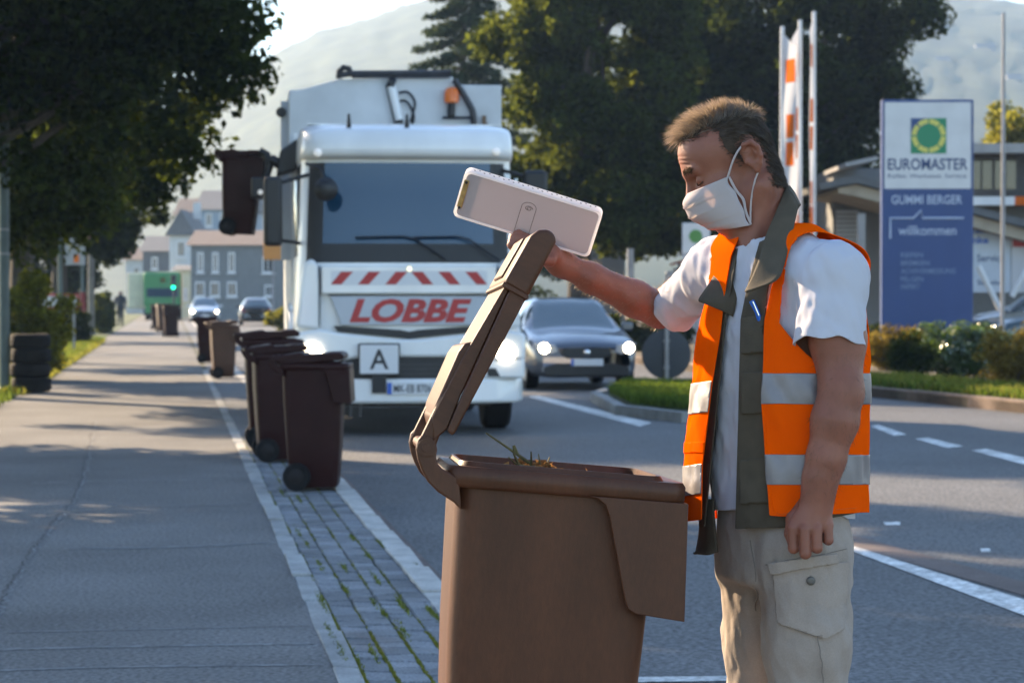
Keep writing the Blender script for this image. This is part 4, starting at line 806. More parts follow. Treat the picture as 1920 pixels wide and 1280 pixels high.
# traffic light
tp = pole('traffic_light', 'traffic light showing green far down the road beside the green truck', 326, 142.0, 2.6, .06, M['dark_metal'], ROADZ, cat='traffic light')
m = MB(); m.bb(-.16, .16, -.2, -.05, 1.9, 2.8); hd = m.build('head', M['truck_black'], tp, bevel=.04)
for k, mt in enumerate(('truck_black', 'truck_black')):
    m = MB(); m.lathe([(.11, 0), (.09, -.02)], 14, (0, -.2, 2.35 + .28 * k), 'y'); m.build('lens', M[mt], hd, smooth=60)
m = MB(); m.lathe([(.10, 0), (.09, -.02)], 14, (0, -.2, 2.06), 'y'); m.build('green_lens', material('green_lamp', (.0, .5, .2), .3, emit=(0.0, 1.0, .42), estr=1.5), hd, smooth=60)
# round sign seen from behind, on the island
rs = pole('road_sign', 'round traffic sign seen from behind on the grassy island', 1250, 36.5, 1.7, .032, M['pole_grey'], .03, cat='road sign')
z0 = P(1250, 664, 36.5)[2] - .03; m = MB(); m.lathe([(.365, -.03), (.375, -.028), (.375, -.005), (.36, 0)], 40, (0, 0, z0), 'y'); ds = m.build('disc', material('sign_back', (.035, .04, .05), .55, .2, var=.1), rs, smooth=35); ds.location = (0, .07, 0)
m = MB(); m.lathe([(.05, 0), (.05, .004)], 16, (.12, .033, z0 + .17), 'y'); m.build('sticker', M['truck_grey'], ds)
m = MB(); m.box((.16, .036, z0 + .03), (.08, .004, .03)); m.build('label_plate', M['truck_grey'], ds)
for z in (-.2, .2):
    m = MB(); m.box((0, .02, z0 + z), (.10, .03, .035)); m.build('clamp', M['pole_grey'], rs)
# bus-stop like sign and little roof behind
bs = empty('stop_sign', (P(1305, 558, 62)[0], 62.0, 0), 0, 'white square sign with a green disc behind the masked man', 'sign')
board(bs, 1279, 1331, 418, 476, 62, M['white_paint'], .08, 'panel', .02, 0); board(bs, 1279, 1331, 477, 484, 62, M['truck_grey'], .06, 'lower_panel', .01, 0)
a = P(1304, 443, 62); m = MB(); m.lathe([(.17, 0), (.17, -.01)], 24, (a[0] - bs.location.x, -.085, a[2]), 'y'); m.build('green_disc', material('green_disc', (.08, .25, .05), .5), bs)
m = MB(); m.bb(-.03, .03, .0, .06, -.1, 2.6); m.build('post', M['pole_grey'], bs)
sh = empty('shelter', (P(1310, 558, 64)[0], 64.0, 0), 0, 'low shelter with a dark red roof edge below the green-disc sign', 'shelter')
a, b = P(1265, 492, 64), P(1345, 470, 64); m = MB(); m.prism([(a[0] - sh.location.x, a[2] - .06), (a[0] - sh.location.x, a[2]), (b[0] - sh.location.x, b[2]), (b[0] - sh.location.x, b[2] - .06)], 0, 2, 'y'); m.build('roof', material('red_roof', (.20, .05, .045), .6), sh)
for x in (-.5, .45):
    m = MB(); m.bb(x - .04, x + .04, .2, .28, -.1, 2.35); m.build('post', M['dark_metal'], sh)
m = MB(); m.bb(-.55, .5, 1.9, 1.95, .2, 2.2); m.build('back_panel', M['truck_grey'], sh)
# banner poles
for i, (px, ytop, b0, b1, Y, lab) in enumerate(((1466, 50, 1, 21, 55.0, 'left banner pole with a white and orange banner'), (1499, 38, -21, -2, 55.6, 'middle banner pole with a narrow orange and white banner'), (1525, 22, -13, -1, 56.2, 'right and tallest banner pole with an orange and white banner'))):
    top = P(px, ytop, Y)[2]; fo = pole('banner_pole', lab, px, Y, top, .055, M['white_paint'], cat='banner pole'); fo['group'] = 'banner poles behind the man'; x0, x1 = b0 * Y / FPX, b1 * Y / FPX
    zs = np.linspace(top - .15, 2.4 + .2 * i, 9); far = x1 if abs(x1) > abs(x0) else x0; near = x0 if far == x1 else x1
    bn = sheet_obj('banner', [[(near + (far - near) * t, -.05 - .5 * t + .10 * math.sin(k * 1.2 + t * 3), z - (.35 * t if k == 0 else 0)) for t in (0, .33, .66, 1)] for k, z in enumerate(zs)], M['banner_white'], fo, 3, 3)
    for k in (1, 3, 4, 6):
        sheet_obj('banner_print', [[(near + (far - near) * t, -.062 - .5 * t + .10 * math.sin((k + q) * 1.2 + t * 3), zs[0] + (zs[-1] - zs[0]) * (k + q) / 8) for t in (.2, .5, .85)] for q in (.0, .4, .85)], M['orange'], bn, 3, 3)
    sheet_obj('banner_print', [[(near + (far - near) * t, -.062 - .5 * t + .10 * math.sin((7 + q) * 1.2 + t * 3), zs[0] + (zs[-1] - zs[0]) * (7 + q) / 8) for t in (.02, .5, .98)] for q in (-.1, .4, 1.0)], M['orange'], bn, 3, 3)
# blue and white pylon sign
SY = 45.0; py = empty('pylon_sign', (P(1738, 558, SY)[0], SY, 0.05), R(-2), 'tall blue and white advertising pylon at the right', 'sign')
def sx(px): return P(px, 558, SY)[0] - py.location.x
def sz(v): return P(1738, v, SY)[2] - .05
m = MB(); m.bb(sx(1653), sx(1824), 0, .22, -.1, sz(187)); m.build('casing', M['blue_sign'], py, bevel=.015)
m = MB(); m.bb(sx(1658), sx(1819), -.012, 0, sz(354), sz(192)); wp_ = m.build('white_panel', M['white_paint'], py)
def sign_text(s, px0, px1, v0, v1, mat, bold=0.0, par=py): return text_mesh('lettering', s, mat, par, sx(px1) - sx(px0), sz(v0) - sz(v1), (sx(px0), -.016, sz(v1)), bold=bold)
M['sign_navy'] = material('sign_navy', (.03, .06, .16), .5); M['sign_pale'] = material('sign_pale', (.42, .50, .66), .5); M['sign_dim'] = material('sign_dim', (.16, .24, .42), .5); M['sign_green'] = material('sign_green', (.01, .22, .10), .5); M['sign_yellow'] = material('sign_yellow', (.62, .58, .12), .5)
m = MB(); m.bb(sx(1707), sx(1773), -.020, -.012, sz(288), sz(222)); m.build('emblem_square', M['sign_green'], py)
m = MB(); m.bb(sx(1707), sx(1739), -.0225, -.0195, sz(254), sz(222)); m.build('emblem_corner', M['blue_sign'], py)
cx, cz = sx(1740), sz(255)
for k in range(8):
    a0 = R(45 * k + 3); pts = []
    for j in range(6): a = a0 + R(39) * j / 5; pts.append((cx + .315 * math.cos(a), cz + .315 * math.sin(a)))
    for j in range(5, -1, -1): a = a0 + R(39) * j / 5; pts.append((cx + .225 * math.cos(a), cz + .225 * math.sin(a)))
    m = MB(); m.prism(pts, -.027, -.022, 'y'); m.build('emblem_ring', M['sign_yellow'], py)
m = MB(); m.lathe([(.215, 0), (.215, -.004)], 32, (cx, -.0228, cz), 'y'); m.build('emblem_disc', M['sign_green'], py)
sign_text('EUROMASTER', 1664, 1813, 297, 319, M['sign_navy'], .02); sign_text('Reifen. Werkstatt. Service.', 1664, 1813, 326, 334, M['sign_navy'])
sign_text('GUMMI BERGER', 1671, 1803, 366, 383, M['sign_pale'], .015); sign_text('willkommen', 1684, 1792, 423, 441, M['sign_pale'], .01)
m = MB(); z = .016; pts = [(1669, 447), (1669, 409), (1712, 409), (1727, 394), (1729, 409), (1806, 409)]
m.tube([(sx(a), -.012, sz(b)) for a, b in pts], .022, 6); m.build('line_art', M['sign_pale'], py)
for s, x1, v in (('REIFEN', 1730, 473), ('BREMSEN', 1742, 488), ('ACHSVERMESSUNG', 1791, 503), ('FELGEN', 1731, 518), ('INSPEKT', 1725, 532)): sign_text(s, 1689, x1, v, v + 10, M['sign_dim'], .01)
# thin mast
pole('mast', 'thin bare mast in front of the workshop building at the right', 1880, 50.0, 7.2, .042, M['pole_grey'], .05, cat='mast')

# ---------------------------------------------------------------- workshop building on the right
wb = empty('workshop', (P(1760, 558, 62)[0], 62.0, 0), 0, 'low workshop with slanting canopy roofs behind the blue sign', 'building')
def wx(px, Y=62.0): return P(px, 558, Y)[0] - wb.location.x
def wz(v, Y=62.0): return P(960, v, Y)[2]
M['wall_grey'] = material('wall_grey', (.16, .165, .17), .8, var=.15, vscale=.8); M['eave'] = material('eave', (.34, .29, .22), .7, var=.15); M['roofing'] = material('roofing', (.10, .105, .11), .8, var=.15)
M['under_roof_shade'] = material('under_roof_shade', (.05, .052, .055), .8, var=.3, vscale=.8)  # shade under the upper roof, put into the wall colour
m = MB(); m.bb(wx(1600), wx(2150), 4.0, 9, -.1, wz(300)); m.build('wall', M['wall_grey'], wb)
m = MB(); m.prism([(wx(1532), wz(345)), (wx(1604), wz(330)), (wx(1960), wz(424)), (wx(1960), wz(438)), (wx(1604), wz(344)), (wx(1536), wz(356))], -.3, 5, 'y'); cr = m.build('canopy_roof', M['roofing'], wb)
m = MB(); m.prism([(wx(1570), wz(353)), (wx(1604), wz(346)), (wx(1960), wz(440)), (wx(1960), wz(462)), (wx(1604), wz(368)), (wx(1570), wz(362))], -.1, 4.9, 'y'); m.build('fascia', M['eave'], cr)
m = MB(); m.prism([(wx(1590), wz(303)), (wx(1650), wz(290)), (wx(1650), wz(298)), (wx(1590), wz(311))], .5, 5, 'y'); m.build('upper_canopy', M['pole_grey'], wb)
m = MB(); m.bb(wx(1822), wx(2050), .6, 4, wz(284), wz(266)); m.build('upper_roof', M['pole_grey'], wb)
m = MB(); m.bb(wx(1826), wx(2040), 1.5, 3.9, wz(372), wz(284)); m.build('upper_storey', M['under_roof_shade'], wb)
for px in (1840, 1862, 1886, 1908): m = MB(); m.bb(wx(px), wx(px) + .25, 1.47, 1.52, wz(350), wz(296)); m.build('window', M['glass_side'], wb)
m = MB(); m.bb(wx(1826), wx(1905), .2, .5, wz(384), wz(368)); m.build('sign_strip', M['white_paint'], wb); m = MB(); m.bb(wx(1905), wx(1960), .2, .5, wz(384), wz(368)); m.build('sign_strip', M['orange'], wb)
for k in range(11):
    v = 384 + k * 9; m = MB(); m.bb(wx(1606), wx(1650), 3.90, 3.99, wz(v + 6.5), wz(v)); m.build('shutter_slat', M['truck_grey'], wb)
m = MB(); m.bb(wx(1822), wx(1903), .55, .6, wz(548), wz(424)); bo = m.build('sign_board', material('board_blue', (.46, .52, .60), .5, var=.06), wb)
m = MB(); m.bb(wx(1905), wx(1990), .55, .6, wz(548), wz(424)); m.build('sign_board', material('board_pale', (.50, .52, .56), .5), wb); m = MB(); m.bb(wx(1907), wx(1990), .53, .55, wz(462), wz(430)); m.build('sign_panel', M['red'], wb)
def wtext(s, a, b, v0, v1, mt, bold=.015): text_mesh('lettering', s, mt, wb, wx(b) - wx(a), wz(v0) - wz(v1), (wx(a), .545, wz(v1)), bold=bold)
wtext('LEN', 1828, 1866, 424, 436, M['plate_blue'], .04); wtext('inke', 1826, 1861, 442, 456, M['plate_blue'], .04); wtext('- Service', 1828, 1892, 476, 490, M['sign_navy']); wtext('Service', 1840, 1892, 524, 534, M['sign_navy'])
for a, b in (((1826, 500), (1872, 590)), ((1930, 478), (1888, 556))):
    m = MB(); m.tube([(wx(a[0]), -.6, wz(a[1])), (wx(b[0]), -.6, wz(b[1]))], .075, 8); m.build('brace', M['white_paint'], wb, smooth=60)
for px in (1610, 1955): m = MB(); m.bb(wx(px), wx(px) + .2, .2, .4, -.1, wz(400)); m.build('column', M['pole_grey'], wb)
# low grey building glimpsed between the lid and the man, with a brick strip
lb_ = empty('grey_shed', (P(1130, 558, 72)[0], 72.0, 0), 0, 'plain grey shed glimpsed behind the white panel in the hand', 'building')
a, b = P(1085, 395, 72), P(1172, 558, 72); m = MB(); m.bb(a[0] - lb_.location.x, b[0] - lb_.location.x, 0, 4, -.1, a[2]); m.build('wall', M['wall_grey'], lb_)
m = MB(); m.bb(a[0] - lb_.location.x - .1, b[0] - lb_.location.x + .1, -.15, 4.1, a[2], a[2] + .12); m.build('roof', M['roofing'], lb_)
pole('sign_post', 'pale concrete stump behind the raised arm, right of the car', 1255, 52.0, 1.95, .10, M['pole_grey'], cat='post')
pole('sign_post', 'thin pale post in front of the grey shed, right of the raised panel', 1182, 60.0, 2.6, .10, M['pole_grey'], cat='post')

# ---------------------------------------------------------------- houses in the distance
def house(label, px0, px1, pyE, Y, depth, wall, roofm, wins, pyR=None, gable=True, ry=0, win_mat=None):
    c = P((px0 + px1) / 2, 558, Y); o = empty('house', (c[0], Y, 0), R(ry), label, 'house', 'houses at the end of the road'); h = P(0, pyE, Y)[2]; w = (px1 - px0) * Y / FPX / 2
    m = MB(); m.bb(-w, w, 0, depth, -.3, h); m.build('wall', wall, o)
    hr = P(0, pyR, Y)[2] if pyR else h + 1.2; m = MB(); e = .3
    m.prism([(-e, h - .05), (depth + e, h - .05), (depth / 2, hr)], -w - e, w + e, 'x') if gable else m.prism([(-w - e, h - .05), (w + e, h - .05), (0, hr)], -e, depth + e, 'y')
    rf = m.build('roof', roofm, o); m = MB(); m.bb(w * .4, w * .4 + .5, depth * .5, depth * .5 + .5, hr - .6, hr + .6); m.build('chimney', wall, rf)
    for (a, b, c0, d) in wins:
        x0, x1 = P(a, 558, Y)[0] - c[0], P(b, 558, Y)[0] - c[0]; z0, z1 = P(0, d, Y)[2], P(0, c0, Y)[2]; m = MB(); m.bb(x0, x1, -.04, .05, z0, z1); wn = m.build('window', M['white_paint'], o)
        t = .1; m = MB(); mid = (x0 + x1) / 2; m.bb(x0 + t, mid - .03, -.05, -.03, z0 + t, z1 - t); m.build('pane', M['glass_side'], wn); m = MB(); m.bb(mid + .03, x1 - t, -.05, -.03, z0 + t, z1 - t); m.build('pane', M['glass_side'], wn)
        m = MB(); m.bb(x0 - .08, x1 + .08, -.14, -.03, z0 - .09, z0); m.build('sill', M['white_paint'], wn)
    return o
M['h_grey'] = material('h_grey', (.17, .18, .185), .9, var=.08); M['h_white'] = material('h_white', (.52, .54, .55), .9, var=.06); M['h_beige'] = material('h_beige', (.36, .31, .25), .9, var=.06); M['h_roof'] = material('h_roof', (.115, .085, .075), .85, var=.15); M['h_slate'] = material('h_slate', (.11, .115, .125), .85, var=.1); M['h_blue'] = material('h_blue', (.24, .30, .36), .9, var=.06)
house('long grey house with a brown roof and white windows at the end of the road', 358, 552, 458, 150.0, 9, M['h_grey'], M['h_roof'], [(370, 382, 473, 511), (398, 410, 473, 511), (428, 441, 473, 511), (366, 384, 528, 556), (394, 412, 528, 556), (426, 444, 528, 556), (492, 514, 480, 512), (496, 512, 534, 556)], 428)
house('white gabled house partly hidden behind the tree left of the grey house', 318, 362, 440, 172.0, 8, M['h_white'], M['h_slate'], [(332, 348, 452, 482), (334, 350, 505, 530)], 392, False)
house('tall pale house rising behind the grey house', 372, 470, 392, 196.0, 10, M['h_blue'], M['h_slate'], [(386, 398, 400, 425), (412, 424, 400, 425)], 352)
house('beige house with tiled roof behind the lifted bin', 330, 420, 402, 225.0, 10, M['h_beige'], M['h_roof'], [(350, 362, 412, 432), (376, 388, 412, 432)], 368)
house('dark slate house between the green truck and the white house', 268, 322, 470, 190.0, 8, M['h_slate'], M['h_slate'], [(284, 296, 482, 505)], 440)
house('pale house low behind the green truck', 236, 286, 486, 205.0, 8, M['h_white'], M['h_roof'], [(250, 262, 500, 520)], 462)
house('cream plastered house beside the traffic light, right of the green truck', 328, 362, 505, 165.0, 6, M['cream'], M['h_slate'], [(344, 352, 540, 562)], 496)
os_ = empty('orange_sign', (P(512, 558, 120)[0], 120.0, 0), 0, 'orange advertising sign on the grey house behind the truck mirror', 'sign'); board(os_, 494, 537, 452, 487, 120, material('orange_flat', (.55, .22, .03), .5, var=.1), .1, 'panel', .02, 0)
m = MB(); m.bb(-.05, .05, .0, .1, -.1, 3.5); m.build('post', M['pole_grey'], os_)
# houses on the hillside at the right
for px, py_, w, Y, lab in ((1770, 118, 13, 967, 'pale house high on the hazy hillside, left of the mast'), (1850, 92, 17, 1012, 'long house highest on the hazy hillside'), (1905, 150, 13, 941, 'house lower on the hazy hillside at the right edge')):
    c = P(px, py_, Y); o = empty('house', (c[0], Y, c[2] - 4), 0, lab, 'house', 'houses on the hillside'); ww = w * Y / FPX; m = MB(); m.bb(-ww, ww, 0, 8, -14, 4); m.build('wall', M['h_grey'], o)
    m = MB(); m.prism([(-.5, 3.9), (8.5, 3.9), (4, 6.8)], -ww - .4, ww + .4, 'x'); m.build('roof', M['h_slate'], o)
    for k in range(3): m = MB(); m.bb(-ww * .7 + k * ww * .6, -ww * .7 + k * ww * .6 + 1.0, -.06, .05, 1.0, 2.6); m.build('window', M['glass_side'], o)
# ---------------------------------------------------------------- the man: distance fields turned into meshes
YM = 5.30
def Wp(px, py, dy=0.0): return P(px, py, YM + dy)
def smin(a, b, k):
    h = np.clip(0.5 + 0.5 * (b - a) / k, 0, 1); return b + (a - b) * h - k * h * (1 - h)
def smax(a, b, k): return -smin(-a, -b, k)
def cap(p, a, b, r0, r1):
    a = np.asarray(a, float); b = np.asarray(b, float); ab = b - a; t = np.clip(((p - a) @ ab) / (ab @ ab), 0, 1)
    return np.linalg.norm(p - a - t[:, None] * ab, axis=1) - (r0 + (r1 - r0) * t)
def ell(p, c, r):
    r = np.asarray(r, float); q = (p - np.asarray(c, float)); k0 = np.linalg.norm(q / r, axis=1); k1 = np.linalg.norm(q / (r * r), axis=1) + 1e-9
    return k0 * (k0 - 1) / k1
def chain(p, pts, rs, k=0.01):
    d = cap(p, pts[0], pts[1], rs[0], rs[1])
    for i in range(1, len(pts) - 1): d = smin(d, cap(p, pts[i], pts[i+1], rs[i], rs[i+1]), k)
    return d
def nets(field, lo, hi, h):
    """surface nets of field(points) on a box"""
    lo = np.asarray(lo, float); hi = np.asarray(hi, float); n = np.ceil((hi - lo) / h).astype(int) + 1
    ax = [lo[i] + h * np.arange(n[i]) for i in range(3)]; V = np.empty(n, np.float32)
    for i in range(n[0]):          # slabs keep the arrays small
        gy, gz = np.meshgrid(ax[1], ax[2], indexing='ij'); pts = np.stack([np.full(gy.size, ax[0][i]), gy.ravel(), gz.ravel()], 1)
        V[i] = field(pts).reshape(n[1], n[2])
    ins = V < 0; c = sum(ins[dx:n[0]-1+dx, dy:n[1]-1+dy, dz:n[2]-1+dz].astype(np.int8) for dx in (0, 1) for dy in (0, 1) for dz in (0, 1))
    act = np.argwhere((c > 0) & (c < 8)); idx = -np.ones(n - 1, int); idx[tuple(act.T)] = np.arange(len(act))
    S_ = np.zeros((len(act), 3)); K = np.zeros(len(act)); cor = [(a, b, d) for a in (0, 1) for b in (0, 1) for d in (0, 1)]
    for a in cor:
        for ax_ in range(3):
            if a[ax_]: continue
            b = list(a); b[ax_] = 1; va = V[tuple((act + a).T)]; vb = V[tuple((act + b).T)]; m = (va < 0) != (vb < 0)
            t = np.where(m, va / np.where(m, va - vb, 1), 0); q = act + np.array(a) + t[:, None] * np.eye(3)[ax_]; S_[m] += q[m]; K[m] += 1
    v = lo + h * S_ / K[:, None]; F = []
    for ax_ in range(3):
        s0 = [slice(1, -1)] * 3; s1 = [slice(1, -1)] * 3; s0[ax_] = slice(0, n[ax_] - 1); s1[ax_] = slice(1, n[ax_])
        a_, b_ = ins[tuple(s0)], ins[tuple(s1)]; e = np.argwhere(a_ != b_); off = np.ones(3, int); off[ax_] = 0; e = e + off; u, w = [i for i in range(3) if i != ax_]
        eu, ew = np.eye(3, dtype=int)[u], np.eye(3, dtype=int)[w]; q = np.stack([idx[tuple(x.T)] for x in (e - eu - ew, e - ew, e, e - eu)], 1)
        fl = ins[tuple(e.T)]; 
        if ax_ == 1: fl = ~fl
        q[~fl] = q[~fl][:, ::-1]; F.append(q)
    return v, np.concatenate(F)
def vnorm(v, f):
    n = np.zeros_like(v); a = np.cross(v[f[:, 2]] - v[f[:, 0]], v[f[:, 3 % f.shape[1]] if f.shape[1] == 4 else f[:, 1]] - v[f[:, 1] if f.shape[1] == 4 else f[:, 0]])
    if f.shape[1] == 3: a = np.cross(v[f[:, 1]] - v[f[:, 0]], v[f[:, 2]] - v[f[:, 0]])
    for k in range(f.shape[1]): np.add.at(n, f[:, k], a)
    return n / (np.linalg.norm(n, axis=1)[:, None] + 1e-12)
def tri(f): return np.concatenate([f[:, [0, 1, 2]], f[:, [0, 2, 3]]]) if f.shape[1] == 4 else f
def clip(v, f, s):
    """keep the part of a mesh where s >= 0"""
    f = tri(f); k = (s[f] >= 0).sum(1); keep = f[k == 3]; nv = list(map(tuple, v)); out = []; cache = {}
    def cut(i, j):
        key = (min(i, j), max(i, j))
        if key not in cache:
            t = s[i] / (s[i] - s[j]); cache[key] = len(nv); nv.append(tuple(v[i] + (v[j] - v[i]) * t))
        return cache[key]
    for tr in f[(k > 0) & (k < 3)]:
        poly = []
        for a, b in ((tr[0], tr[1]), (tr[1], tr[2]), (tr[2], tr[0])):
            if s[a] >= 0: poly.append(int(a))
            if (s[a] >= 0) != (s[b] >= 0): poly.append(cut(int(a), int(b)))
        for q in range(1, len(poly) - 1): out.append((poly[0], poly[q], poly[q+1]))
    f2 = np.concatenate([keep, np.array(out, int).reshape(-1, 3)]); v2 = np.array(nv); u, inv = np.unique(f2, return_inverse=True)
    return v2[u], inv.reshape(f2.shape)
_lat = np.random.default_rng(3).random((32, 32, 32))
def vnoise(p):
    i = np.floor(p).astype(int); t = p - i; t = t * t * (3 - 2 * t); r = 0
    for a in (0, 1):
        for b in (0, 1):
            for c in (0, 1):
                w = (t[:, 0] if a else 1 - t[:, 0]) * (t[:, 1] if b else 1 - t[:, 1]) * (t[:, 2] if c else 1 - t[:, 2])
                r = r + w * _lat[(i[:, 0] + a) % 32, (i[:, 1] + b) % 32, (i[:, 2] + c) % 32]
    return r * 2 - 1
def pix(v):
    """where a point falls, in reference pixels"""
    d = v - np.array([0, 0, CAMH]); z = d[:, 1] * math.cos(PITCH) - d[:, 2] * math.sin(PITCH); y = d[:, 1] * math.sin(PITCH) + d[:, 2] * math.cos(PITCH)
    return 960 + FPX * d[:, 0] / z, 640 - FPX * y / z
def wrinkle(v, f, amp, sc, seed=0):
    n = vnorm(v, f); return v + n * (amp * (vnoise(v * np.asarray(sc) + seed) + 0.5 * vnoise(v * np.asarray(sc) * 2.3 + seed + 5)))[:, None]
def mesh_obj(name, v, f, mat, parent, thick=0.0, off=1.0):
    o = link(name, np_mesh(name, v, f), mat, parent, smooth=180)
    if thick:
        m = o.modifiers.new('solid', 'SOLIDIFY'); m.thickness = thick; m.offset = off
    return o

M['skin'] = material('skin', (0.205, 0.072, 0.044), 0.5, col2=(0.28, 0.108, 0.070), vscale=18, detail=6, sss=0.22, bump=0.25, bscale=320, bdist=0.002, spec=0.4)
M['cotton'] = thin('cotton', (0.66, 0.66, 0.73), (0.68, 0.64, 0.64), 0.28, var=0.03, island=False)
M['orange_vest'] = thin('orange_vest', (1.0, 0.105, 0.001), (1.0, 0.15, 0.002), 0.15, var=0.04, island=False)
M['waistcoat'] = material('waistcoat', (0.072, 0.056, 0.037), 0.9, var=0.15, vscale=30, bump=0.3, bscale=300, bdist=0.002)
M['khaki'] = material('khaki', (0.32, 0.265, 0.228), 0.9, var=0.08, vscale=18, bump=0.35, bscale=24, detail=6, bdist=0.01, spots=(300, 0.06))
M['reflective'] = material('reflective', (0.22, 0.205, 0.215), 0.42, 0.25, var=0.08, vscale=30, bump=0.15, bscale=90, bdist=0.003)
M['hair'] = thin('hair', (0.068, 0.044, 0.027), (0.46, 0.34, 0.23), 0.42, var=0.45, gloss=0.10, rough=0.38)  # sunlit gold of the top strands is put into this colour
M['hair_dark_shaded'] = thin('hair_dark_shaded', (0.045, 0.03, 0.02), (0.12, 0.075, 0.04), 0.25, var=0.45, gloss=0.05, rough=0.4)  # darker copy for the shaded sides; also brows, lashes and arm hair
M['mask'] = thin('mask', (0.62, 0.58, 0.59), (0.80, 0.66, 0.60), 0.42, var=0.03, island=False)

man = empty('person', tuple(Wp(1470, 1806)), 0, 'man in orange safety vest, white T-shirt and face mask holding up the bin lid', 'person')
man.location.z = ROADZ; bpy.context.view_layer.update(); MI = man.matrix_world.inverted()
def adopt(o): o.parent = man; o.matrix_parent_inverse = MI; return o
def part(name, v, f, mat, thick=0.0, off=1.0): return adopt(mesh_obj(name, v, f, mat, None, thick, off))

# head frame: forward f, up u, towards the viewer l
HO = Wp(1400, 300); hp = R(25); hf = np.array([-math.cos(hp), 0, -math.sin(hp)]); hu = np.array([-math.sin(hp), 0, math.cos(hp)]); hl = np.array([0, -1.0, 0])
def hw(f, u, l=0.0): return HO + hf * f + hu * u + hl * l
def hloc(p): d = p - HO; return np.stack([d @ hf, d @ hu, d @ hl], 1)
NB = Wp(1446, 470, .01)
def head_field(p, bare=False):
    q = hloc(p); qm = q.copy(); qm[:, 2] = np.abs(qm[:, 2])
    d = ell(q, (.033, .042, 0), (.100, .085, .0735)); d = smin(d, ell(q, (.083, .050, 0), (.050, .055, .057)), .02)
    d = smin(d, ell(q, (.072, -.025, 0), (.060, .075, .058)), .02); d = smin(d, ell(qm, (.078, -.026, .038), (.034, .026, .024)), .02)
    d = smin(d, cap(qm, (.005, -.062, .054), (.098, -.104, .020), .021, .020), .025); d = smin(d, ell(q, (.106, -.107, 0), (.020, .018, .022)), .02)
    d = smin(d, cap(qm, (.1285, .026, .008), (.117, .027, .044), .0115, .009), .014)
    d = smin(d, cap(q, (.130, .016, 0), (.149, -.031, 0), .0075, .0115), .010); d = smin(d, ell(qm, (.142, -.040, .011), (.012, .009, .009)), .008)
    d = smin(d, ell(q, (.124, -.068, 0), (.020, .018, .026)), .015)
    d = smax(d, -ell(qm, (.132, .005, .034), (.017, .012, .017)), .012); d = smin(d, ell(qm, (.1095, .002, .0335), (.0135, .012, .014)), .004)
    # ear
    hx = [(.012, -.002, .073), (.011, .018, .077), (.002, .031, .083), (-.014, .030, .088), (-.023, .015, .090), (-.022, -.004, .088), (-.014, -.018, .083), (-.004, -.030, .077)]
    e = chain(q, hx, [.0035, .0045, .005, .0052, .005, .0048, .005, .0065], .004); e = smin(e, ell(q, (-.006, .001, .078), (.018, .029, .0055)), .006)
    e = smin(e, chain(q, [(-.012, .019, .084), (-.014, .004, .086), (-.007, -.012, .083)], [.003, .003, .003], .003), .004)
    e = smax(e, -ell(q, (-.002, -.002, .088), (.009, .013, .008)), .004); e = smin(e, ell(q, (.010, -.006, .078), (.005, .006, .006)), .004); d = smin(d, e, .006)
    # neck with the muscle that runs from behind the ear
    d = smin(d, cap(p, hw(-.004, -.03, 0), NB + np.array([.004, 0, -.02]), .056, .063), .03); d = smin(d, cap(p, hw(-.022, -.055, .052), Wp(1405, 462, -.045), .014, .012), .018)
    return d if bare else smin(d, cap(p, hw(.06, -.085, 0), Wp(1412, 450, 0), .035, .05), .03)
def fore(v):
    q = hloc(v); w = np.exp(-((q[:, 0] - .125) / .03) ** 2) * np.clip((.055 - np.abs(q[:, 2])) / .02, 0, 1); c = q[:, 1] + .012 * (np.abs(q[:, 2]) / .05) ** 2
    return w * -.0012 * (np.exp(-((c - .052) / .0022) ** 2) + np.exp(-((c - .061) / .0022) ** 2) + .8 * np.exp(-((c - .070) / .0022) ** 2)) - .0010 * np.exp(-((q[:, 0] - .086 - .5 * np.abs(q[:, 1])) / .004) ** 2) * (np.abs(q[:, 1]) < .012) * np.clip(vnoise(q * 300), 0, 1) * 1.5
hv, hfc = nets(head_field, HO - np.array([.20, .105, .20]), HO + np.array([.145, .10, .16]), .0026)
hv = hv + vnorm(hv, hfc) * fore(hv)[:, None]
body_v = [hv]; body_f = [tri(hfc)]

# arms and hands
def hand_left(p):
    wr = Wp(1534, 930, -.235); d = None
    kn = [Wp(1487, 990, -.243), Wp(1509, 992, -.257), Wp(1531, 990, -.257), Wp(1552, 984, -.246)]
    pip = [Wp(1488, 1027, -.245), Wp(1510, 1037, -.260), Wp(1532, 1027, -.260), Wp(1553, 1012, -.249)]
    dip = [Wp(1494, 1024, -.205), Wp(1512, 1030, -.212), Wp(1530, 1020, -.214), Wp(1547, 1008, -.206)]
    tip = [Wp(1496, 998, -.196), Wp(1512, 1003, -.200), Wp(1529, 996, -.202), Wp(1544, 988, -.198)]
    pm = None
    for i in range(4):
        m_ = cap(p, wr + (kn[i] - wr) * .12 + np.array([0, .004, 0]), kn[i] + np.array([0, .006, -.000]), .021, .0135); pm = m_ if pm is None else smin(pm, m_, .018)
    pm = smin(pm, cap(p, Wp(1520, 950, -.205), Wp(1515, 985, -.205), .024, .018), .02)
    for i in range(4):
        r = (.0118, .0121, .0114, .0106)[i]
        f_ = smin(cap(p, kn[i], pip[i], r * 1.04, r), cap(p, pip[i], dip[i], r, r * .92), .003); f_ = smin(f_, cap(p, dip[i], tip[i], r * .92, r * .85), .003); d = f_ if d is None else smin(d, f_, .0007)
    th = chain(p, [Wp(1510, 945, -.205), Wp(1486, 972, -.205), Wp(1481, 1000, -.210), Wp(1486, 1022, -.212)], [.017, .0135, .0115, .0095], .006)
    return smin(smin(pm, d, .004), th, .004)
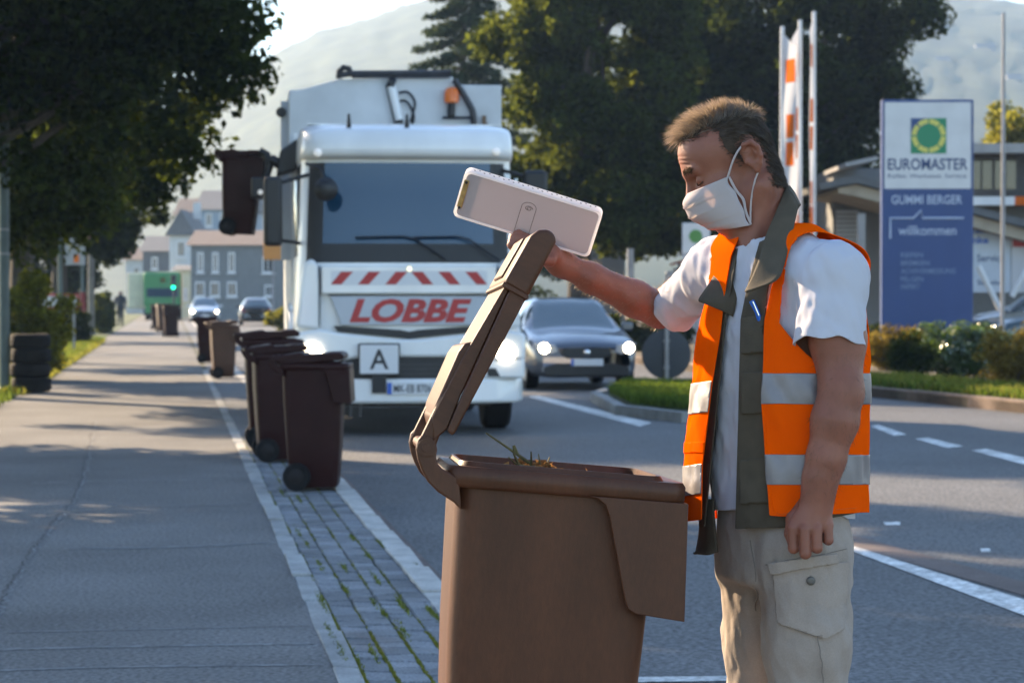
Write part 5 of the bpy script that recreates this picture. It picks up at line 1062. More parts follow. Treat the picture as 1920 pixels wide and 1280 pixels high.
LS, LE, LW = Wp(1563, 515, -.155), Wp(1577, 738, -.225), Wp(1536, 915, -.235)
def larm(p):
    d = chain(p, [LS, LS + (LE - LS) * .55, LE], [.062, .058, .043], .02); d = smin(d, chain(p, [LE + np.array([0, 0, .01]), LE + (LW - LE) * .28, LE + (LW - LE) * .7, LW], [.043, .0475, .039, .031], .02), .02)
    d = smin(d, ell(p, LE + np.array([.018, .01, .0]), (.030, .026, .035)), .015)
    w2 = Wp(1534, 945, -.235); d = smin(d, cap(p, LW + np.array([-.006, 0, .02]), w2 + np.array([-.01, .004, 0]), .029, .024), .02); d = smin(d, cap(p, LW + np.array([.008, 0, .02]), w2 + np.array([.008, .004, 0]), .028, .022), .02)
    return smin(d, hand_left(p), .012)
lo = np.array([Wp(1452, 0, -.26)[0], YM - .34, Wp(0, 1068, -.26)[2]]); hi = np.array([Wp(1655, 0, -.2)[0], YM - .06, Wp(0, 440)[2]])
v, f = nets(larm, lo, hi, .0028); body_v.append(v); body_f.append(tri(f))
RS, RE, RW = Wp(1345, 500, .135), Wp(1236, 582, .335), Wp(1052, 494, .26)
def rarm(p):
    d = chain(p, [RS, RE], [.050, .040], .02); d = smin(d, chain(p, [RE, RE + (RW - RE) * .25, RE + (RW - RE) * .7, RW], [.039, .0405, .0325, .0255], .02), .015)
    hd = smin(cap(p, RW, Wp(1018, 470, .245), .025, .026), cap(p, RW, Wp(1022, 455, .25), .022, .022), .02)
    hd = smin(hd, cap(p, Wp(1035, 478, .22), Wp(1000, 462, .22), .020, .018), .02); d = smin(d, hd, .025)
    fg = None
    for i in range(4):      # fingers hooked over the far edge of the lid
        y = .255 - .022 * i + .0; a = Wp(1004 - i * 2, 446 + i * 4, y); b = Wp(976 - i * 3, 428 + i * 6, y); c = Wp(962 - i * 1, 444 + i * 5, y - .004); e_ = Wp(968, 460 + i * 4, y - .006)
        q = chain(p, [a, b, c, e_], [.0115, .0105, .0098, .0085], .004); fg = q if fg is None else smin(fg, q, .002)
    d = smin(d, fg, .008)
    return smin(d, chain(p, [Wp(1030, 488, .20), Wp(1010, 486, .18), Wp(990, 474, .17)], [.016, .012, .010], .006), .008)
lo = np.array([Wp(945, 0, .3)[0], YM + .06, Wp(0, 640)[2]]); hi = np.array([Wp(1400, 0)[0], YM + .42, Wp(0, 420)[2]])
v, f = nets(rarm, lo, hi, .0034); rarm_v, rarm_f = v, tri(f); body_v.append(v); body_f.append(tri(f))

# torso frame
TA = R(40); TF = np.array([-math.cos(TA), -math.sin(TA), 0]); TL = np.array([math.sin(TA), -math.cos(TA), 0])
def zat(py): return Wp(1460, py)[2]
def gencyl(p, rows, fr=(TF, TL), n=2.0):
    """rows: (py, px centre, dy, half width, half depth) from low to high"""
    rows = sorted(rows, key=lambda r: -r[0]); z = np.array([zat(r[0]) for r in rows]); cx = np.array([Wp(r[1], r[0], r[2])[0] for r in rows]); cy = np.array([YM + r[2] for r in rows])
    zz = p[:, 2]; X = p[:, 0] - np.interp(zz, z, cx); Y = p[:, 1] - np.interp(zz, z, cy); a = np.interp(zz, z, [r[3] for r in rows]); b = np.interp(zz, z, [r[4] for r in rows])
    s = X * fr[1][0] + Y * fr[1][1]; q = X * fr[0][0] + Y * fr[0][1]; k = (np.abs(s / a) ** n + np.abs(q / b) ** n) ** (1 / n)
    d = (k - 1) * np.minimum(a, b); return smax(d, np.maximum(z[0] - zz, zz - z[-1]), .02)
def tq(v):
    c = Wp(1455, 700); d = v - c; return d @ TF, d @ TL
def torso(p, e=0.0):
    d = gencyl(p, [(1030, 1468, 0, .165, .125), (900, 1466, 0, .168, .130), (750, 1464, 0, .175, .128), (620, 1460, 0, .180, .120), (520, 1456, 0, .168, .100), (450, 1450, 0, .10, .075)])
    for J in (LS, RS): d = smin(d, cap(p, NB + np.array([0, 0, -.03]), J + np.array([0, 0, -.005]), .060, .066), .04)
    return d - e
# whole body under the clothes, coarse; legs down to the feet
HA = R(25); HF = np.array([-math.cos(HA), -math.sin(HA), 0]); HL = np.array([math.sin(HA), -math.cos(HA), 0])
def legs(p, e=0.0, loose=0.0):
    d = gencyl(p, [(1085, 1466, 0, .165, .125), (1010, 1468, 0, .172, .128), (930, 1468, 0, .165, .122)], (HF, HL))
    n_ = chain(p, [Wp(1503, 1040, -.085), Wp(1512, 1200, -.10), Wp(1513, 1330, -.10), Wp(1524, 1560, -.10), Wp(1528, 1768, -.10)], [.100, .090, .080 + loose * .1, .066 + loose, .058 + loose], .03)
    r_ = chain(p, [Wp(1432, 1040, .085), Wp(1434, 1200, .10), Wp(1438, 1330, .10), Wp(1424, 1560, .11), Wp(1420, 1760, .11)], [.098, .086, .078 + loose * .1, .064 + loose, .056 + loose], .03)
    return smin(smin(n_, r_, .012), d, .035) - e
def under(p): return smin(torso(p, -.012), legs(p, -.014), .03)
lo = np.array([Wp(1270, 0)[0], YM - .30, ROADZ + .08]); hi = np.array([Wp(1660, 0)[0], YM + .30, zat(425)])
v, f = nets(under, lo, hi, .012); body_v.append(v); body_f.append(tri(f))
off = 0; FF = []
for v, f in zip(body_v, body_f): FF.append(f + off); off += len(v)
part('body', np.concatenate(body_v), np.concatenate(FF), M['skin'])

# trousers
def trousers(p): return legs(p, .004, .012)
lo = np.array([Wp(1310, 0)[0], YM - .30, ROADZ + .03]); hi = np.array([Wp(1640, 0)[0], YM + .30, zat(915)])
def wrk(v, f):
    x, y = pix(v); w = np.clip((y - 960) / 200, .35, 1.0)
    d = vnoise(np.stack([v[:, 0] * 26 + v[:, 2] * 9, v[:, 1] * 26, v[:, 2] * 14 - v[:, 0] * 12], 1)); d2 = vnoise(np.stack([v[:, 0] * 60, v[:, 1] * 60, v[:, 2] * 34 + v[:, 0] * 30], 1))
    fold = np.exp(-((x - 1408 - (y - 1000) * .12) / 9) ** 2) * -.006
    return v + vnorm(v, f) * (.0055 * d * w + .0022 * d2 + fold)[:, None]
tv, tf = nets(trousers, lo, hi, .0048); tv = wrk(tv, tf); px_, py_ = pix(tv)
ctv, ctf = clip(tv, tf, np.minimum(tv[:, 2] - (ROADZ + .06), zat(930) - tv[:, 2])); tr = part('trousers', ctv, ctf, M['khaki'], .004, -1)
for px in ((1528, -.10), (1420, .11)):
    c = Wp(px[0], 1790, px[1]); c[2] = ROADZ
    def shoe(p, c=c): return np.maximum(smin(ell(p, c + np.array([-.02, 0, .055]), (.075, .045, .06)), ell(p, c + np.array([-.11, 0, .035]), (.11, .048, .045)), .03), ROADZ + .004 - p[:, 2])
    v, f = nets(shoe, c + np.array([-.25, -.08, -.01]), c + np.array([.10, .08, .14]), .008); part('shoe', v, f, M['truck_black'])
def surf_hit(v, px, py):
    """front-most mesh point seen near a place"""
    x, y = pix(v); d = (x - px) ** 2 + (y - py) ** 2; near = np.argsort(d)[:24]; near = near[d[near] < 90] if (d[near] < 90).any() else near[:3]
    return v[near[np.argmin(v[near, 1])]]
def seam(name, pts, base, r, mat, parent, n=8, lift=.001):
    c = crom(pts, n); h = [surf_hit(base, a, b) - np.array([0, lift, 0]) for a, b in c]; h = np.array(h); h[1:-1] = (h[:-2] + h[1:-1] * 2 + h[2:]) / 4
    m = MB(); m.tube(h, r, 5); o = m.build(name, mat, None, smooth=60); o.parent = parent; o.matrix_parent_inverse = parent.matrix_world.inverted(); return o
bpy.context.view_layer.update()
def child(o, par): o.parent = par; o.matrix_parent_inverse = par.matrix_world.inverted(); return o
def inside(x, y, poly):
    """signed distance-like value of a convex polygon, positive inside"""
    s = np.full(len(x), 1e9); n = len(poly)
    for i in range(n):
        (x0, y0), (x1, y1) = poly[i], poly[(i + 1) % n]; L_ = math.hypot(x1 - x0, y1 - y0); s = np.minimum(s, ((x1 - x0) * (y - y0) - (y1 - y0) * (x - x0)) / L_)
    return s
def cloth_patch(name, base_v, base_f, poly, offs, mat, par, thick=.003, front=True):
    n = vnorm(base_v, base_f); x, y = pix(base_v); s = inside(x, y, poly)
    if front: s = np.where((n[:, 1] < .05) & (base_v[:, 1] < YM - .02), s, -1 - np.abs(s))
    v, f = clip(base_v + n * offs, base_f, s); return child(mesh_obj(name, v, f, mat, None, thick, 1), par)
M['khaki_seam'] = material('khaki_seam', (0.20, 0.165, 0.14), 0.9); M['button'] = material('button', (0.10, 0.09, 0.08), 0.4)
sv, sf = tv, tf
cloth_patch('cargo_pocket', sv, sf, [(1452, 1064), (1588, 1052), (1578, 1180), (1545, 1196), (1462, 1168)], .006, M['khaki'], tr)
cloth_patch('pocket_flap', sv, sf, [(1444, 1054), (1560, 1036), (1566, 1052), (1452, 1076)], .013, M['khaki'], tr)
c = surf_hit(sv, 1521, 1087); m = MB(); m.lathe([(.0095, 0), (.0095, -.003), (.008, -.005), (.003, -.0055)], 18, (c[0], c[1] - .010, c[2]), 'y'); child(m.build('button', M['button'], None, smooth=50), tr)
seam('side_seam', [(1530, 1092), (1534, 1140), (1538, 1190), (1542, 1240), (1548, 1285)], sv, .0013, M['khaki_seam'], tr, lift=.007)
seam('pocket_seam', [(1460, 1075), (1464, 1120), (1470, 1166), (1500, 1180), (1545, 1192)], sv, .0010, M['khaki_seam'], tr, lift=.0085)
seam('hip_seam', [(1430, 1060), (1500, 1046), (1590, 1030)], sv, .0010, M['khaki_seam'], tr, lift=.001)
seam('inner_seam', [(1402, 1010), (1412, 1080), (1420, 1150)], sv, .0015, M['khaki_seam'], tr, lift=0)

# T-shirt
SLE, SRE = Wp(1556, 650, -.205), Wp(1262, 582, .30)
def shirt(p):
    d = torso(p, .006); d = smin(d, cap(p, LS + np.array([0, 0, -.01]), SLE, .071, .073), .03); return smin(d, cap(p, RS, SRE + (SRE - RS) * .15, .062, .053), .03)
lo = np.array([Wp(1225, 0, .3)[0], YM - .33, zat(1000)]); hi = np.array([Wp(1660, 0)[0], YM + .42, zat(405)])
v, f = nets(shirt, lo, hi, .0046); n = vnorm(v, f)
dis = .006 * vnoise(np.stack([v[:, 0] * 30, v[:, 1] * 30, v[:, 2] * 8], 1)) + .0032 * vnoise(np.stack([v[:, 0] * 60 + v[:, 2] * 20, v[:, 1] * 60, v[:, 2] * 30], 1)); v = v + n * dis[:, None]
x, y = pix(v); dl = (SLE - LS) / np.linalg.norm(SLE - LS); dr = (SRE - RS) / np.linalg.norm(SRE - RS)
SLX = SLE + (SLE - LS) * .6; SRX = SRE + (SRE - RS) * .6; arm_l = cap(v, LS, SLX, .12, .12) < 0; arm_r = cap(v, RS, SRX, .12, .12) < 0
s = zat(958) + .012 * 0 - 0; s = (np.interp(x, [1300, 1560, 1590, 1640], [956, 956, 972, 974]) - y) / 855
s = np.minimum(s, np.where(arm_l, -((v - SLE) @ dl) + .004 * np.sin(v[:, 0] * 90), 1)); s = np.minimum(s, np.where(arm_r, -((v - SRE) @ dr), 1))
nk = np.linalg.norm((v - NB)[:, :2] - np.array([-.012, 0]), axis=1); s = np.minimum(s, np.where(nk < .088, zat(446) + .25 * (v[:, 0] - NB[0]) - v[:, 2], 1))
v, f = clip(v, f, s); ts = part('t_shirt', v, f, M['cotton'], .0022, -1)
# neckband
bn = []
for k in range(25):
    a = 2 * math.pi * k / 24; c = NB + np.array([-.016, 0, .022]) + np.array([math.cos(a) * .064, math.sin(a) * .064, .012 * math.cos(a)]); bn.append(c)
m = MB(); m.tube(bn, .0085, 8, False); child(m.build('neckband', M['cotton'], None, smooth=60), ts)

# dark waistcoat, clipped open in front
def wcoat(p):
    d = gencyl(p, [(1040, 1462, 0, .185, .160), (900, 1462, 0, .188, .160), (750, 1462, 0, .192, .150), (620, 1460, 0, .192, .136), (520, 1456, 0, .175, .112), (450, 1450, 0, .11, .085)])
    for J in (LS, RS): d = smin(d, cap(p, NB + np.array([0, 0, -.03]), J + np.array([0, 0, -.010]), .066, .062), .04)
    return d
lo = np.array([Wp(1265, 0, .2)[0], YM - .33, zat(1010)]); hi = np.array([Wp(1680, 0)[0], YM + .33, zat(385)])
v, f = nets(wcoat, lo, hi, .0055); v = wrinkle(v, f, .003, (26, 26, 10)); x, y = pix(v); q, s_ = tq(v)
eN = np.interp(y, [400, 540, 600, 760, 990], [1440, 1402, 1390, 1386, 1380]); eR = np.interp(y, [430, 520, 600, 760, 990], [1392, 1376, 1362, 1346, 1322])
keep = np.where(q > 0, np.maximum(x - eN, eR - x) / 855, .2)
def armhole(v, J, sgn, rq, rz, dz, s0):
    d = v - J; a = d @ TF; b = d[:, 2] + dz; side = sgn * (d @ TL); k = np.sqrt((a / rq) ** 2 + (b / rz) ** 2) - 1; return np.where(side > s0, k * rq, .2)
keep = np.minimum(keep, armhole(v, LS, 1, .108, .160, .062, -.11)); keep = np.minimum(keep, armhole(v, RS, -1, .110, .150, .055, -.11))
keep = np.minimum(keep, (np.interp(x, [1300, 1385, 1480, 1560, 1620], [985, 991, 988, 970, 958]) - y) / 855); keep = np.minimum(keep, np.linalg.norm(v - NB - np.array([0, 0, .03]), axis=1) - .085)
wv, wf = clip(v, f, keep); wc = part('waistcoat', wv, wf, M['waistcoat'], .003, 1)
# its collar: near lapel and far lapel
adopt(sheet_obj('collar', [[Wp(1474, 352, -.020), Wp(1484, 364, -.046), Wp(1497, 386, -.062)], [Wp(1455, 398, -.070), Wp(1470, 412, -.090), Wp(1487, 432, -.108)], [Wp(1436, 442, -.105), Wp(1453, 462, -.125), Wp(1474, 482, -.150)], [Wp(1424, 484, -.135), Wp(1440, 502, -.158), Wp(1465, 512, -.178)], [Wp(1410, 520, -.150), Wp(1424, 530, -.170), Wp(1456, 524, -.188)], [Wp(1397, 547, -.160), Wp(1404, 546, -.172), Wp(1440, 533, -.186)]], M['waistcoat'], None, 5, 5, .004))
adopt(sheet_obj('collar', [[Wp(1474, 352, -.020), Wp(1484, 364, -.046), Wp(1497, 386, -.062)], [Wp(1478, 352, .030), Wp(1488, 366, .04), Wp(1499, 388, .06)], [Wp(1440, 402, .080), Wp(1452, 412, .10), Wp(1470, 425, .11)], [Wp(1405, 440, .075), Wp(1398, 448, .09), Wp(1390, 452, .10)]], M['waistcoat'], None, 5, 5, .004))
adopt(sheet_obj('lapel', [[Wp(1396, 444, .060), Wp(1388, 452, .075), Wp(1378, 462, .085)], [Wp(1391, 480, -.015), Wp(1374, 484, .015), Wp(1352, 496, .030)], [Wp(1386, 530, -.050), Wp(1362, 528, -.035), Wp(1330, 532, -.010)], [Wp(1381, 566, -.062), Wp(1352, 562, -.055), Wp(1311, 560, -.030)], [Wp(1374, 594, -.064), Wp(1352, 582, -.058), Wp(1313, 566, -.032)]], M['waistcoat'], None, 5, 5, .004))
adopt(sheet_obj('coat_tail', [[Wp(1338, 935, -.03), Wp(1322, 935, .0), Wp(1312, 940, .05)], [Wp(1340, 975, -.035), Wp(1324, 985, -.01), Wp(1312, 990, .05)], [Wp(1344, 1018, -.04), Wp(1326, 1022, -.02), Wp(1305, 1034, .03)], [Wp(1346, 1034, -.042), Wp(1326, 1040, -.025), Wp(1300, 1036, .02)]], M['waistcoat'], None, 5, 5, .004))
# waistcoat pockets and pen
def wchild(o): return child(o, wc)
for poly, ofs in (([(1394, 700), (1446, 696), (1446, 772), (1396, 776)], .007), ([(1390, 862), (1446, 858), (1446, 940), (1392, 944)], .007), ([(1394, 596), (1446, 592), (1446, 660), (1394, 664)], .006)):
    cloth_patch('pocket', wv, wf, poly, ofs, M['waistcoat'], wc)
c = surf_hit(wv, 1410, 578)
pn = empty('pen', tuple(c + np.array([0, -.012, 0])), 0, 'blue pen clipped to the dark waistcoat', 'pen'); m = MB(); m.tube([(-.011, -.004, .020), (.0, -.006, -.002), (.007, -.004, -.022)], [.0062, .0055, .0058], 10); m.build('barrel', material('pen_blue', (0.01, 0.12, 0.55), 0.3), pn, smooth=60)
m = MB(); m.tube([(-.009, -.010, .018), (.004, -.011, -.012)], .0018, 6); m.build('clip', M['chrome'], pn, smooth=60)
m = MB(); m.lathe([(.006, 0), (.004, -.004)], 12, (-.009, -.004, .042), 'y'); m.tube([(-.013, -.004, -.012), (-.017, -.006, -.006), (-.012, -.008, -.002)], .0014, 6); wchild(m.build('press_stud', M['chrome'], None, smooth=60)).location = (0, 0, 0)
bpy.data.objects.remove(bpy.data.objects['press_stud'])

# orange safety vest
def vest(p):
    d = gencyl(p, [(1030, 1452, 0, .205, .192), (960, 1452, 0, .206, .190), (850, 1454, 0, .206, .182), (740, 1460, 0, .208, .172), (620, 1466, .01, .208, .158), (540, 1464, .01, .200, .138), (470, 1456, .01, .150, .108), (430, 1452, 0, .10, .08)])
    d = smin(d, cap(p, NB + np.array([.01, 0, -.02]), LS + np.array([.012, .0, .002]), .072, .078), .05); return smin(d, cap(p, NB + np.array([.0, 0, -.02]), RS + np.array([0, 0, .008]), .074, .078), .04)
lo = np.array([Wp(1245, 0, .2)[0], YM - .33, zat(990)]); hi = np.array([Wp(1690, 0)[0], YM + .36, zat(370)])
v, f = nets(vest, lo, hi, .0046); n = vnorm(v, f); w = np.clip((zat(480) - v[:, 2]) * 4, 0.15, 1)
dis = w * (.0085 * vnoise(np.stack([v[:, 0] * 17, v[:, 1] * 17, v[:, 2] * 3.0], 1)) + .0045 * vnoise(np.stack([v[:, 0] * 36 + v[:, 2] * 14, v[:, 1] * 36, v[:, 2] * 16], 1)))
v = v + n * dis[:, None]; x, y = pix(v); q, s_ = tq(v)
eN = np.interp(y, [380, 420, 500, 540, 600, 760, 965], [1497, 1480, 1462, 1447, 1434, 1428, 1443]); eR = np.interp(y, [430, 480, 560, 620, 720, 870, 980], [1392, 1372, 1358, 1352, 1336, 1318, 1316])
keep = np.where(q > -.01, np.maximum(x - eN, eR - x) / 855, .2)
keep = np.minimum(keep, armhole(v, LS, 1, .098, .150, .058, -.07)); keep = np.minimum(keep, armhole(v, RS, -1, .098, .140, .050, -.07))
hem = np.interp(x, [1280, 1330, 1440, 1470, 1620], [978, 972, 966, 968, 960]); keep = np.minimum(keep, (hem - y) / 855); keep = np.minimum(keep, np.linalg.norm(v - NB - np.array([.01, 0, .035]), axis=1) - .092)
vv, vf = clip(v, f, keep); vs = part('safety_vest', vv, vf, M['orange_vest'], .0022, 1)
n = vnorm(vv, vf); x, y = pix(vv); ya = y - .15 * np.maximum(0, 1430 - x)
for a, b in ((700, 757), (852, 908)):
    sv_, sf_ = clip(vv + n * .0035, vf, np.minimum(ya - a, b - ya)); child(mesh_obj('reflective_stripe', sv_, sf_, M['reflective'], None, .001, 1), vs)
ya = y - .05 * np.maximum(0, 1430 - x)
sv_, sf_ = clip(vv + n * .003, vf, np.where(x < 1345, np.minimum(ya - 822, 842 - ya), -1)); child(mesh_obj('hook_tape', sv_, sf_, M['orange_vest'], None, .001, 1), vs)

M['orange_seam'] = material('orange_seam', (0.75, 0.10, 0.004), 0.8)
bpy.context.view_layer.update()
seam('edge_binding', [(1448, 548), (1436, 602), (1431, 700), (1431, 800), (1440, 900), (1446, 960)], vv, .0022, M['orange_vest'], vs, lift=.0012)
seam('hem_stitching', [(1450, 957), (1490, 959), (1530, 957)], vv, .0007, M['orange_seam'], vs, lift=.003); seam('hem_stitching', [(1572, 955), (1596, 953), (1614, 951)], vv, .0007, M['orange_seam'], vs, lift=.003)
seam('side_seam', [(1536, 660), (1540, 700), (1541, 760)], vv, .0012, M['orange_seam'], vs, lift=.005)
# face mask with pleats and ear loops
rows = [(.000, .149, -.012, .060, -.016), (.16, .163, -.027, .063, -.030), (.34, .169, -.045, .060, -.052), (.52, .162, -.067, .058, -.072), (.70, .150, -.088, .060, -.096), (.86, .135, -.103, .061, -.116), (1.0, .119, -.114, .060, -.132)]
ctrl = []
for i, (t, fc, uc, fs, us) in enumerate(rows):
    row = []; pl = (.0035 if i % 2 else -.0015) if 0 < i < 6 else 0
    for k in range(-6, 7):
        a = k / 6; w = abs(a); lat = .0695 * math.sin(a * math.pi / 2)
        g_ = w ** 1.9; row.append(hw(fc + (fs - fc) * g_ + pl * (1 - w * .4), uc + (us - uc) * w ** 1.6, lat * (1.0 if i < 5 else .97)))
    ctrl.append(row)
mk = adopt(sheet_obj('face_mask', ctrl, M['mask'], None, 6, 3, .0015)); mk['label'] = 'white pleated cloth face mask'
mg = sheet(np.asarray(ctrl), 6, 3)
for i0 in (9, 16, 23, 29):
    st = np.array([[mg[i0 + k, j] + hf * (.0024 if k < 2 else .0002) + hl * .0012 * np.sign(j - 18) for j in range(1, 36)] for k in (0, 1, 2)]); child(link('pleat', np_mesh('pleat', st.reshape(-1, 3), grid_faces(3, 35)), M['mask'], None, smooth=180), mk)
m = MB(); c_ = [np.array(hw(.061, -.018, .067)), np.array(hw(.036, .010, .076)), np.array(hw(.012, .028, .082)), np.array(hw(-.004, .030, .080))]; m.tube(crom(c_, 4), .0024, 6); child(m.build('ear_loop', M['mask'], None, smooth=60), mk)
m = MB(); c_ = [np.array(hw(.059, -.131, .064)), np.array(hw(.036, -.085, .066)), np.array(hw(.012, -.050, .073)), np.array(hw(-.008, -.030, .076)), np.array(hw(-.018, -.015, .078))]; m.tube(crom(c_, 4), .0022, 6); child(m.build('ear_loop', M['mask'], None, smooth=60), mk)
adopt(sheet_obj('mask_edge', [[hw(.060, -.016, .0668), hw(.059, -.05, .067), hw(.053, -.075, .066), hw(.059, -.10, .066), hw(.060, -.132, .0645)], [hw(.055, -.017, .0668), hw(.053, -.05, .067), hw(.047, -.075, .066), hw(.053, -.10, .066), hw(.055, -.131, .0645)]], M['mask'], None, 4, 4, .002))

# eyes and brows
def strands(name, roots, dirs, length, width, mat, bend, seed, parent=None, segs=3):
    r = np.random.default_rng(seed); n = len(roots); d = dirs / np.linalg.norm(dirs, axis=1)[:, None]; L_ = (length * np.ones(n))[:, None]; W_ = (width * np.ones(n))[:, None]
    sd = np.cross(d, r.normal(0, 1, (n, 3))); sd /= np.linalg.norm(sd, axis=1)[:, None]; ring = []
    for k in range(segs + 1):
        t = k / segs; c = roots + d * L_ * t + bend * L_ * t * t; w = W_ * (1 - .85 * t); ring += [c - sd * w, c + sd * w]
    v = np.stack(ring, 1).reshape(-1, 3); b = 2 * (segs + 1) * np.arange(n)[:, None]
    f = np.concatenate([b + np.array([[2*k, 2*k+1, 2*k+3, 2*k+2]]) for k in range(segs)]); o = link(name, np_mesh(name, v, f), mat, None, smooth=180); return o
r = np.random.default_rng(9); n = 260
for sg in (1, -1):
    t = r.random(n); roots = np.array([hw(.1400 - .0145 * a + e1 * .001, .028 + .006 * math.sin(a * 2.4) - .006 * a + e2 * .003, sg * (.015 + .034 * a)) for a, e1, e2 in zip(t, r.normal(0, 1, n), r.normal(0, 1, n))])
    dirs = np.stack([-hf * .5 + hu * .35 + hl * sg * .7 + r.normal(0, .2, 3) for _ in range(n)]); adopt(strands('eyebrow', roots, dirs, 0.011, .0009, M['hair_dark_shaded'], np.zeros(3), 3))
    m = MB(); m.tube(crom([hw(.1225, -.002, sg * .024), hw(.1235, -.006, sg * .034), hw(.118, -.006, sg * .043), hw(.111, -.003, sg * .048)], 4), .0012, 6); adopt(m.build('eyelashes', M['hair_dark_shaded'], None, smooth=60))

# hair: a dark cap under thousands of strands
def polysd(x, y, poly):
    """signed distance to a polygon, positive inside"""
    d = np.full(len(x), 1e9); ins = np.zeros(len(x), bool); n = len(poly)
    for i in range(n):
        (x0, y0), (x1, y1) = poly[i], poly[(i + 1) % n]; ex_, ey_ = x1 - x0, y1 - y0; t = np.clip(((x - x0) * ex_ + (y - y0) * ey_) / (ex_ * ex_ + ey_ * ey_), 0, 1)
        d = np.minimum(d, np.hypot(x - x0 - t * ex_, y - y0 - t * ey_)); c_ = (y0 > y) != (y1 > y); ins ^= c_ & (x < (x1 - x0) * (y - y0) / np.where(y1 == y0, 1e-9, y1 - y0) + x0)
    return np.where(ins, d, -d)
def capf(p): return head_field(p, True) - .0025
v, f = nets(capf, HO - np.array([.17, .105, .15]), HO + np.array([.14, .105, .17]), .004)
HP = [(.121, .088), (.090, .100), (.058, .094), (.046, .078), (.050, .045), (.038, .014), (.029, -.006), (.019, -.006), (.0165, .014), (.010, .034), (-.006, .044), (-.024, .036), (-.033, .015), (-.032, -.015), (-.022, -.045), (-.020, -.074), (-.050, -.092), (-.12, -.088), (-.16, .05), (-.05, .20), (.14, .18)]
def hairline(q):
    F, U, L_ = q[:, 0], q[:, 1], np.abs(q[:, 2])
    top = np.minimum(np.minimum(U - .080 - .10 * (F - .03), .124 - F), (.058 - L_) * .8 + .004); sd = polysd(F, U, HP) + .004 * vnoise(q * 150)
    return np.maximum(top, sd)
q = hloc(v); cv, cf = clip(v, f, hairline(q) - .009); hr = part('hair', cv, cf, material('scalp_hair', (0.042, 0.027, 0.018), 0.95, var=0.3, vscale=60))
n_all = vnorm(v, f); q = hloc(v); ok = np.where(hairline(q) > -.0005)[0]; r = np.random.default_rng(21); NH = 22000
pick = r.choice(ok, NH); roots = v[pick] + r.normal(0, .0016, (NH, 3)) - n_all[pick] * .003; nn_ = n_all[pick]; ql = q[pick]
tp = np.clip((ql[:, 1] - .080 - .10 * (ql[:, 0] - .03)) / .028, 0, 1) * np.clip((.074 - np.abs(ql[:, 2])) / .03, 0, 1); fw = np.clip((ql[:, 0] - .02) / .09, 0, 1)
clump = np.stack([vnoise(ql * 55 + 3), vnoise(ql * 55 + 13), vnoise(ql * 55 + 23)], 1) * .55
jit = lambda s: r.normal(0, s, (NH, 3))
d_top = hf[None] * (.10 + .80 * fw)[:, None] + hu[None] * (.95 - .45 * fw)[:, None] + nn_ * .25 + jit(.20) + clump
nap = np.clip(-ql[:, 0] * 14, 0, 1)[:, None]; d_side = -hf[None] * (.80 - .55 * nap) - hu[None] * (.35 + .75 * nap) + nn_ * (.20 - .12 * nap) + jit(.10) + clump * .25
d = d_top * tp[:, None] + d_side * (1 - tp)[:, None]; edge = np.clip(hairline(ql) / .012, .35, 1)
ln = (.039 * tp + .022 * (1 - tp) + .012 * fw * tp) * r.uniform(.5, 1.2, NH) * np.where(tp > .3, 1, edge)
b_ = np.where(tp[:, None] > .5, -.30 * hu[None] + .10 * hf[None], -.22 * nn_)
for nm_, sel_, mt_ in (('lit_top_hair', tp > .3, 'hair'), ('shaded_side_hair', tp <= .3, 'hair_dark_shaded')):  # lit top and shaded sides are told apart by strand colour
    so_ = strands(nm_, roots[sel_], d[sel_], ln[sel_], .00055, M[mt_], b_[sel_] if b_.ndim == 2 else b_, 5); child(so_, hr); so_['kind'] = 'stuff'
# fine hair on the raised forearm
n_r = vnorm(rarm_v, rarm_f); xx, yy = pix(rarm_v); okr = np.where((xx > 1060) & (xx < 1262))[0]; pk = r.choice(okr, 1500); dd = n_r[pk] * .8 + np.array([-.6, 0, -.1]) + r.normal(0, .35, (1500, 3))
ah = adopt(strands('arm_hair', rarm_v[pk], dd, .011 * r.uniform(.5, 1.2, 1500), .0003, M['hair'], np.zeros(3), 6, segs=2)); ah['kind'] = 'stuff'
la_v, la_f = body_v[1], body_f[1]; n_l = vnorm(la_v, la_f); xx, yy = pix(la_v); okl = np.where((yy > 660) & (yy < 940))[0]; pk = r.choice(okl, 1700); dd = n_l[pk] * .35 + np.array([-.15, 0, -.9]) + r.normal(0, .5, (1700, 3))
ah = adopt(strands('arm_hair', la_v[pk], dd, .013 * r.uniform(.4, 1.2, 1700), .00022, M['hair_dark_shaded'], np.zeros(3), 7, segs=2)); ah['kind'] = 'stuff'

# translucent white panel in the raised hand
M['panel'] = material('panel', (0.62, 0.55, 0.57), 0.35, trans=0.0, spec=0.5, sss=0.0)
M['panel'] = thin('panel', (0.54, 0.50, 0.51), (0.40, 0.35, 0.36), 0.45, var=0.05, island=False, gloss=0.06, rough=0.3)
M['panel_rim'] = thin('panel_rim', (0.80, 0.77, 0.77), (0.95, 0.92, 0.90), 0.55, var=0.03, island=False, gloss=0.05, rough=0.3)
PD = .21; c4 = [Wp(858, 317, PD), Wp(1114, 393, PD), Wp(1121, 489, PD), Wp(863, 406, PD)]; ctr = sum(c4) / 4
ex = (c4[1] + c4[2] - c4[0] - c4[3]) / 2; pw = np.linalg.norm(ex); ex /= pw; ez = (c4[0] + c4[1] - c4[2] - c4[3]) / 2; ph = np.linalg.norm(ez); ez -= ex * (ez @ ex); ez /= np.linalg.norm(ez); ey = np.cross(ez, ex)
pnl = empty('plastic_tray', (0, 0, 0), 0, 'translucent white plastic tray held up in the man\'s raised hand', 'plastic tray')
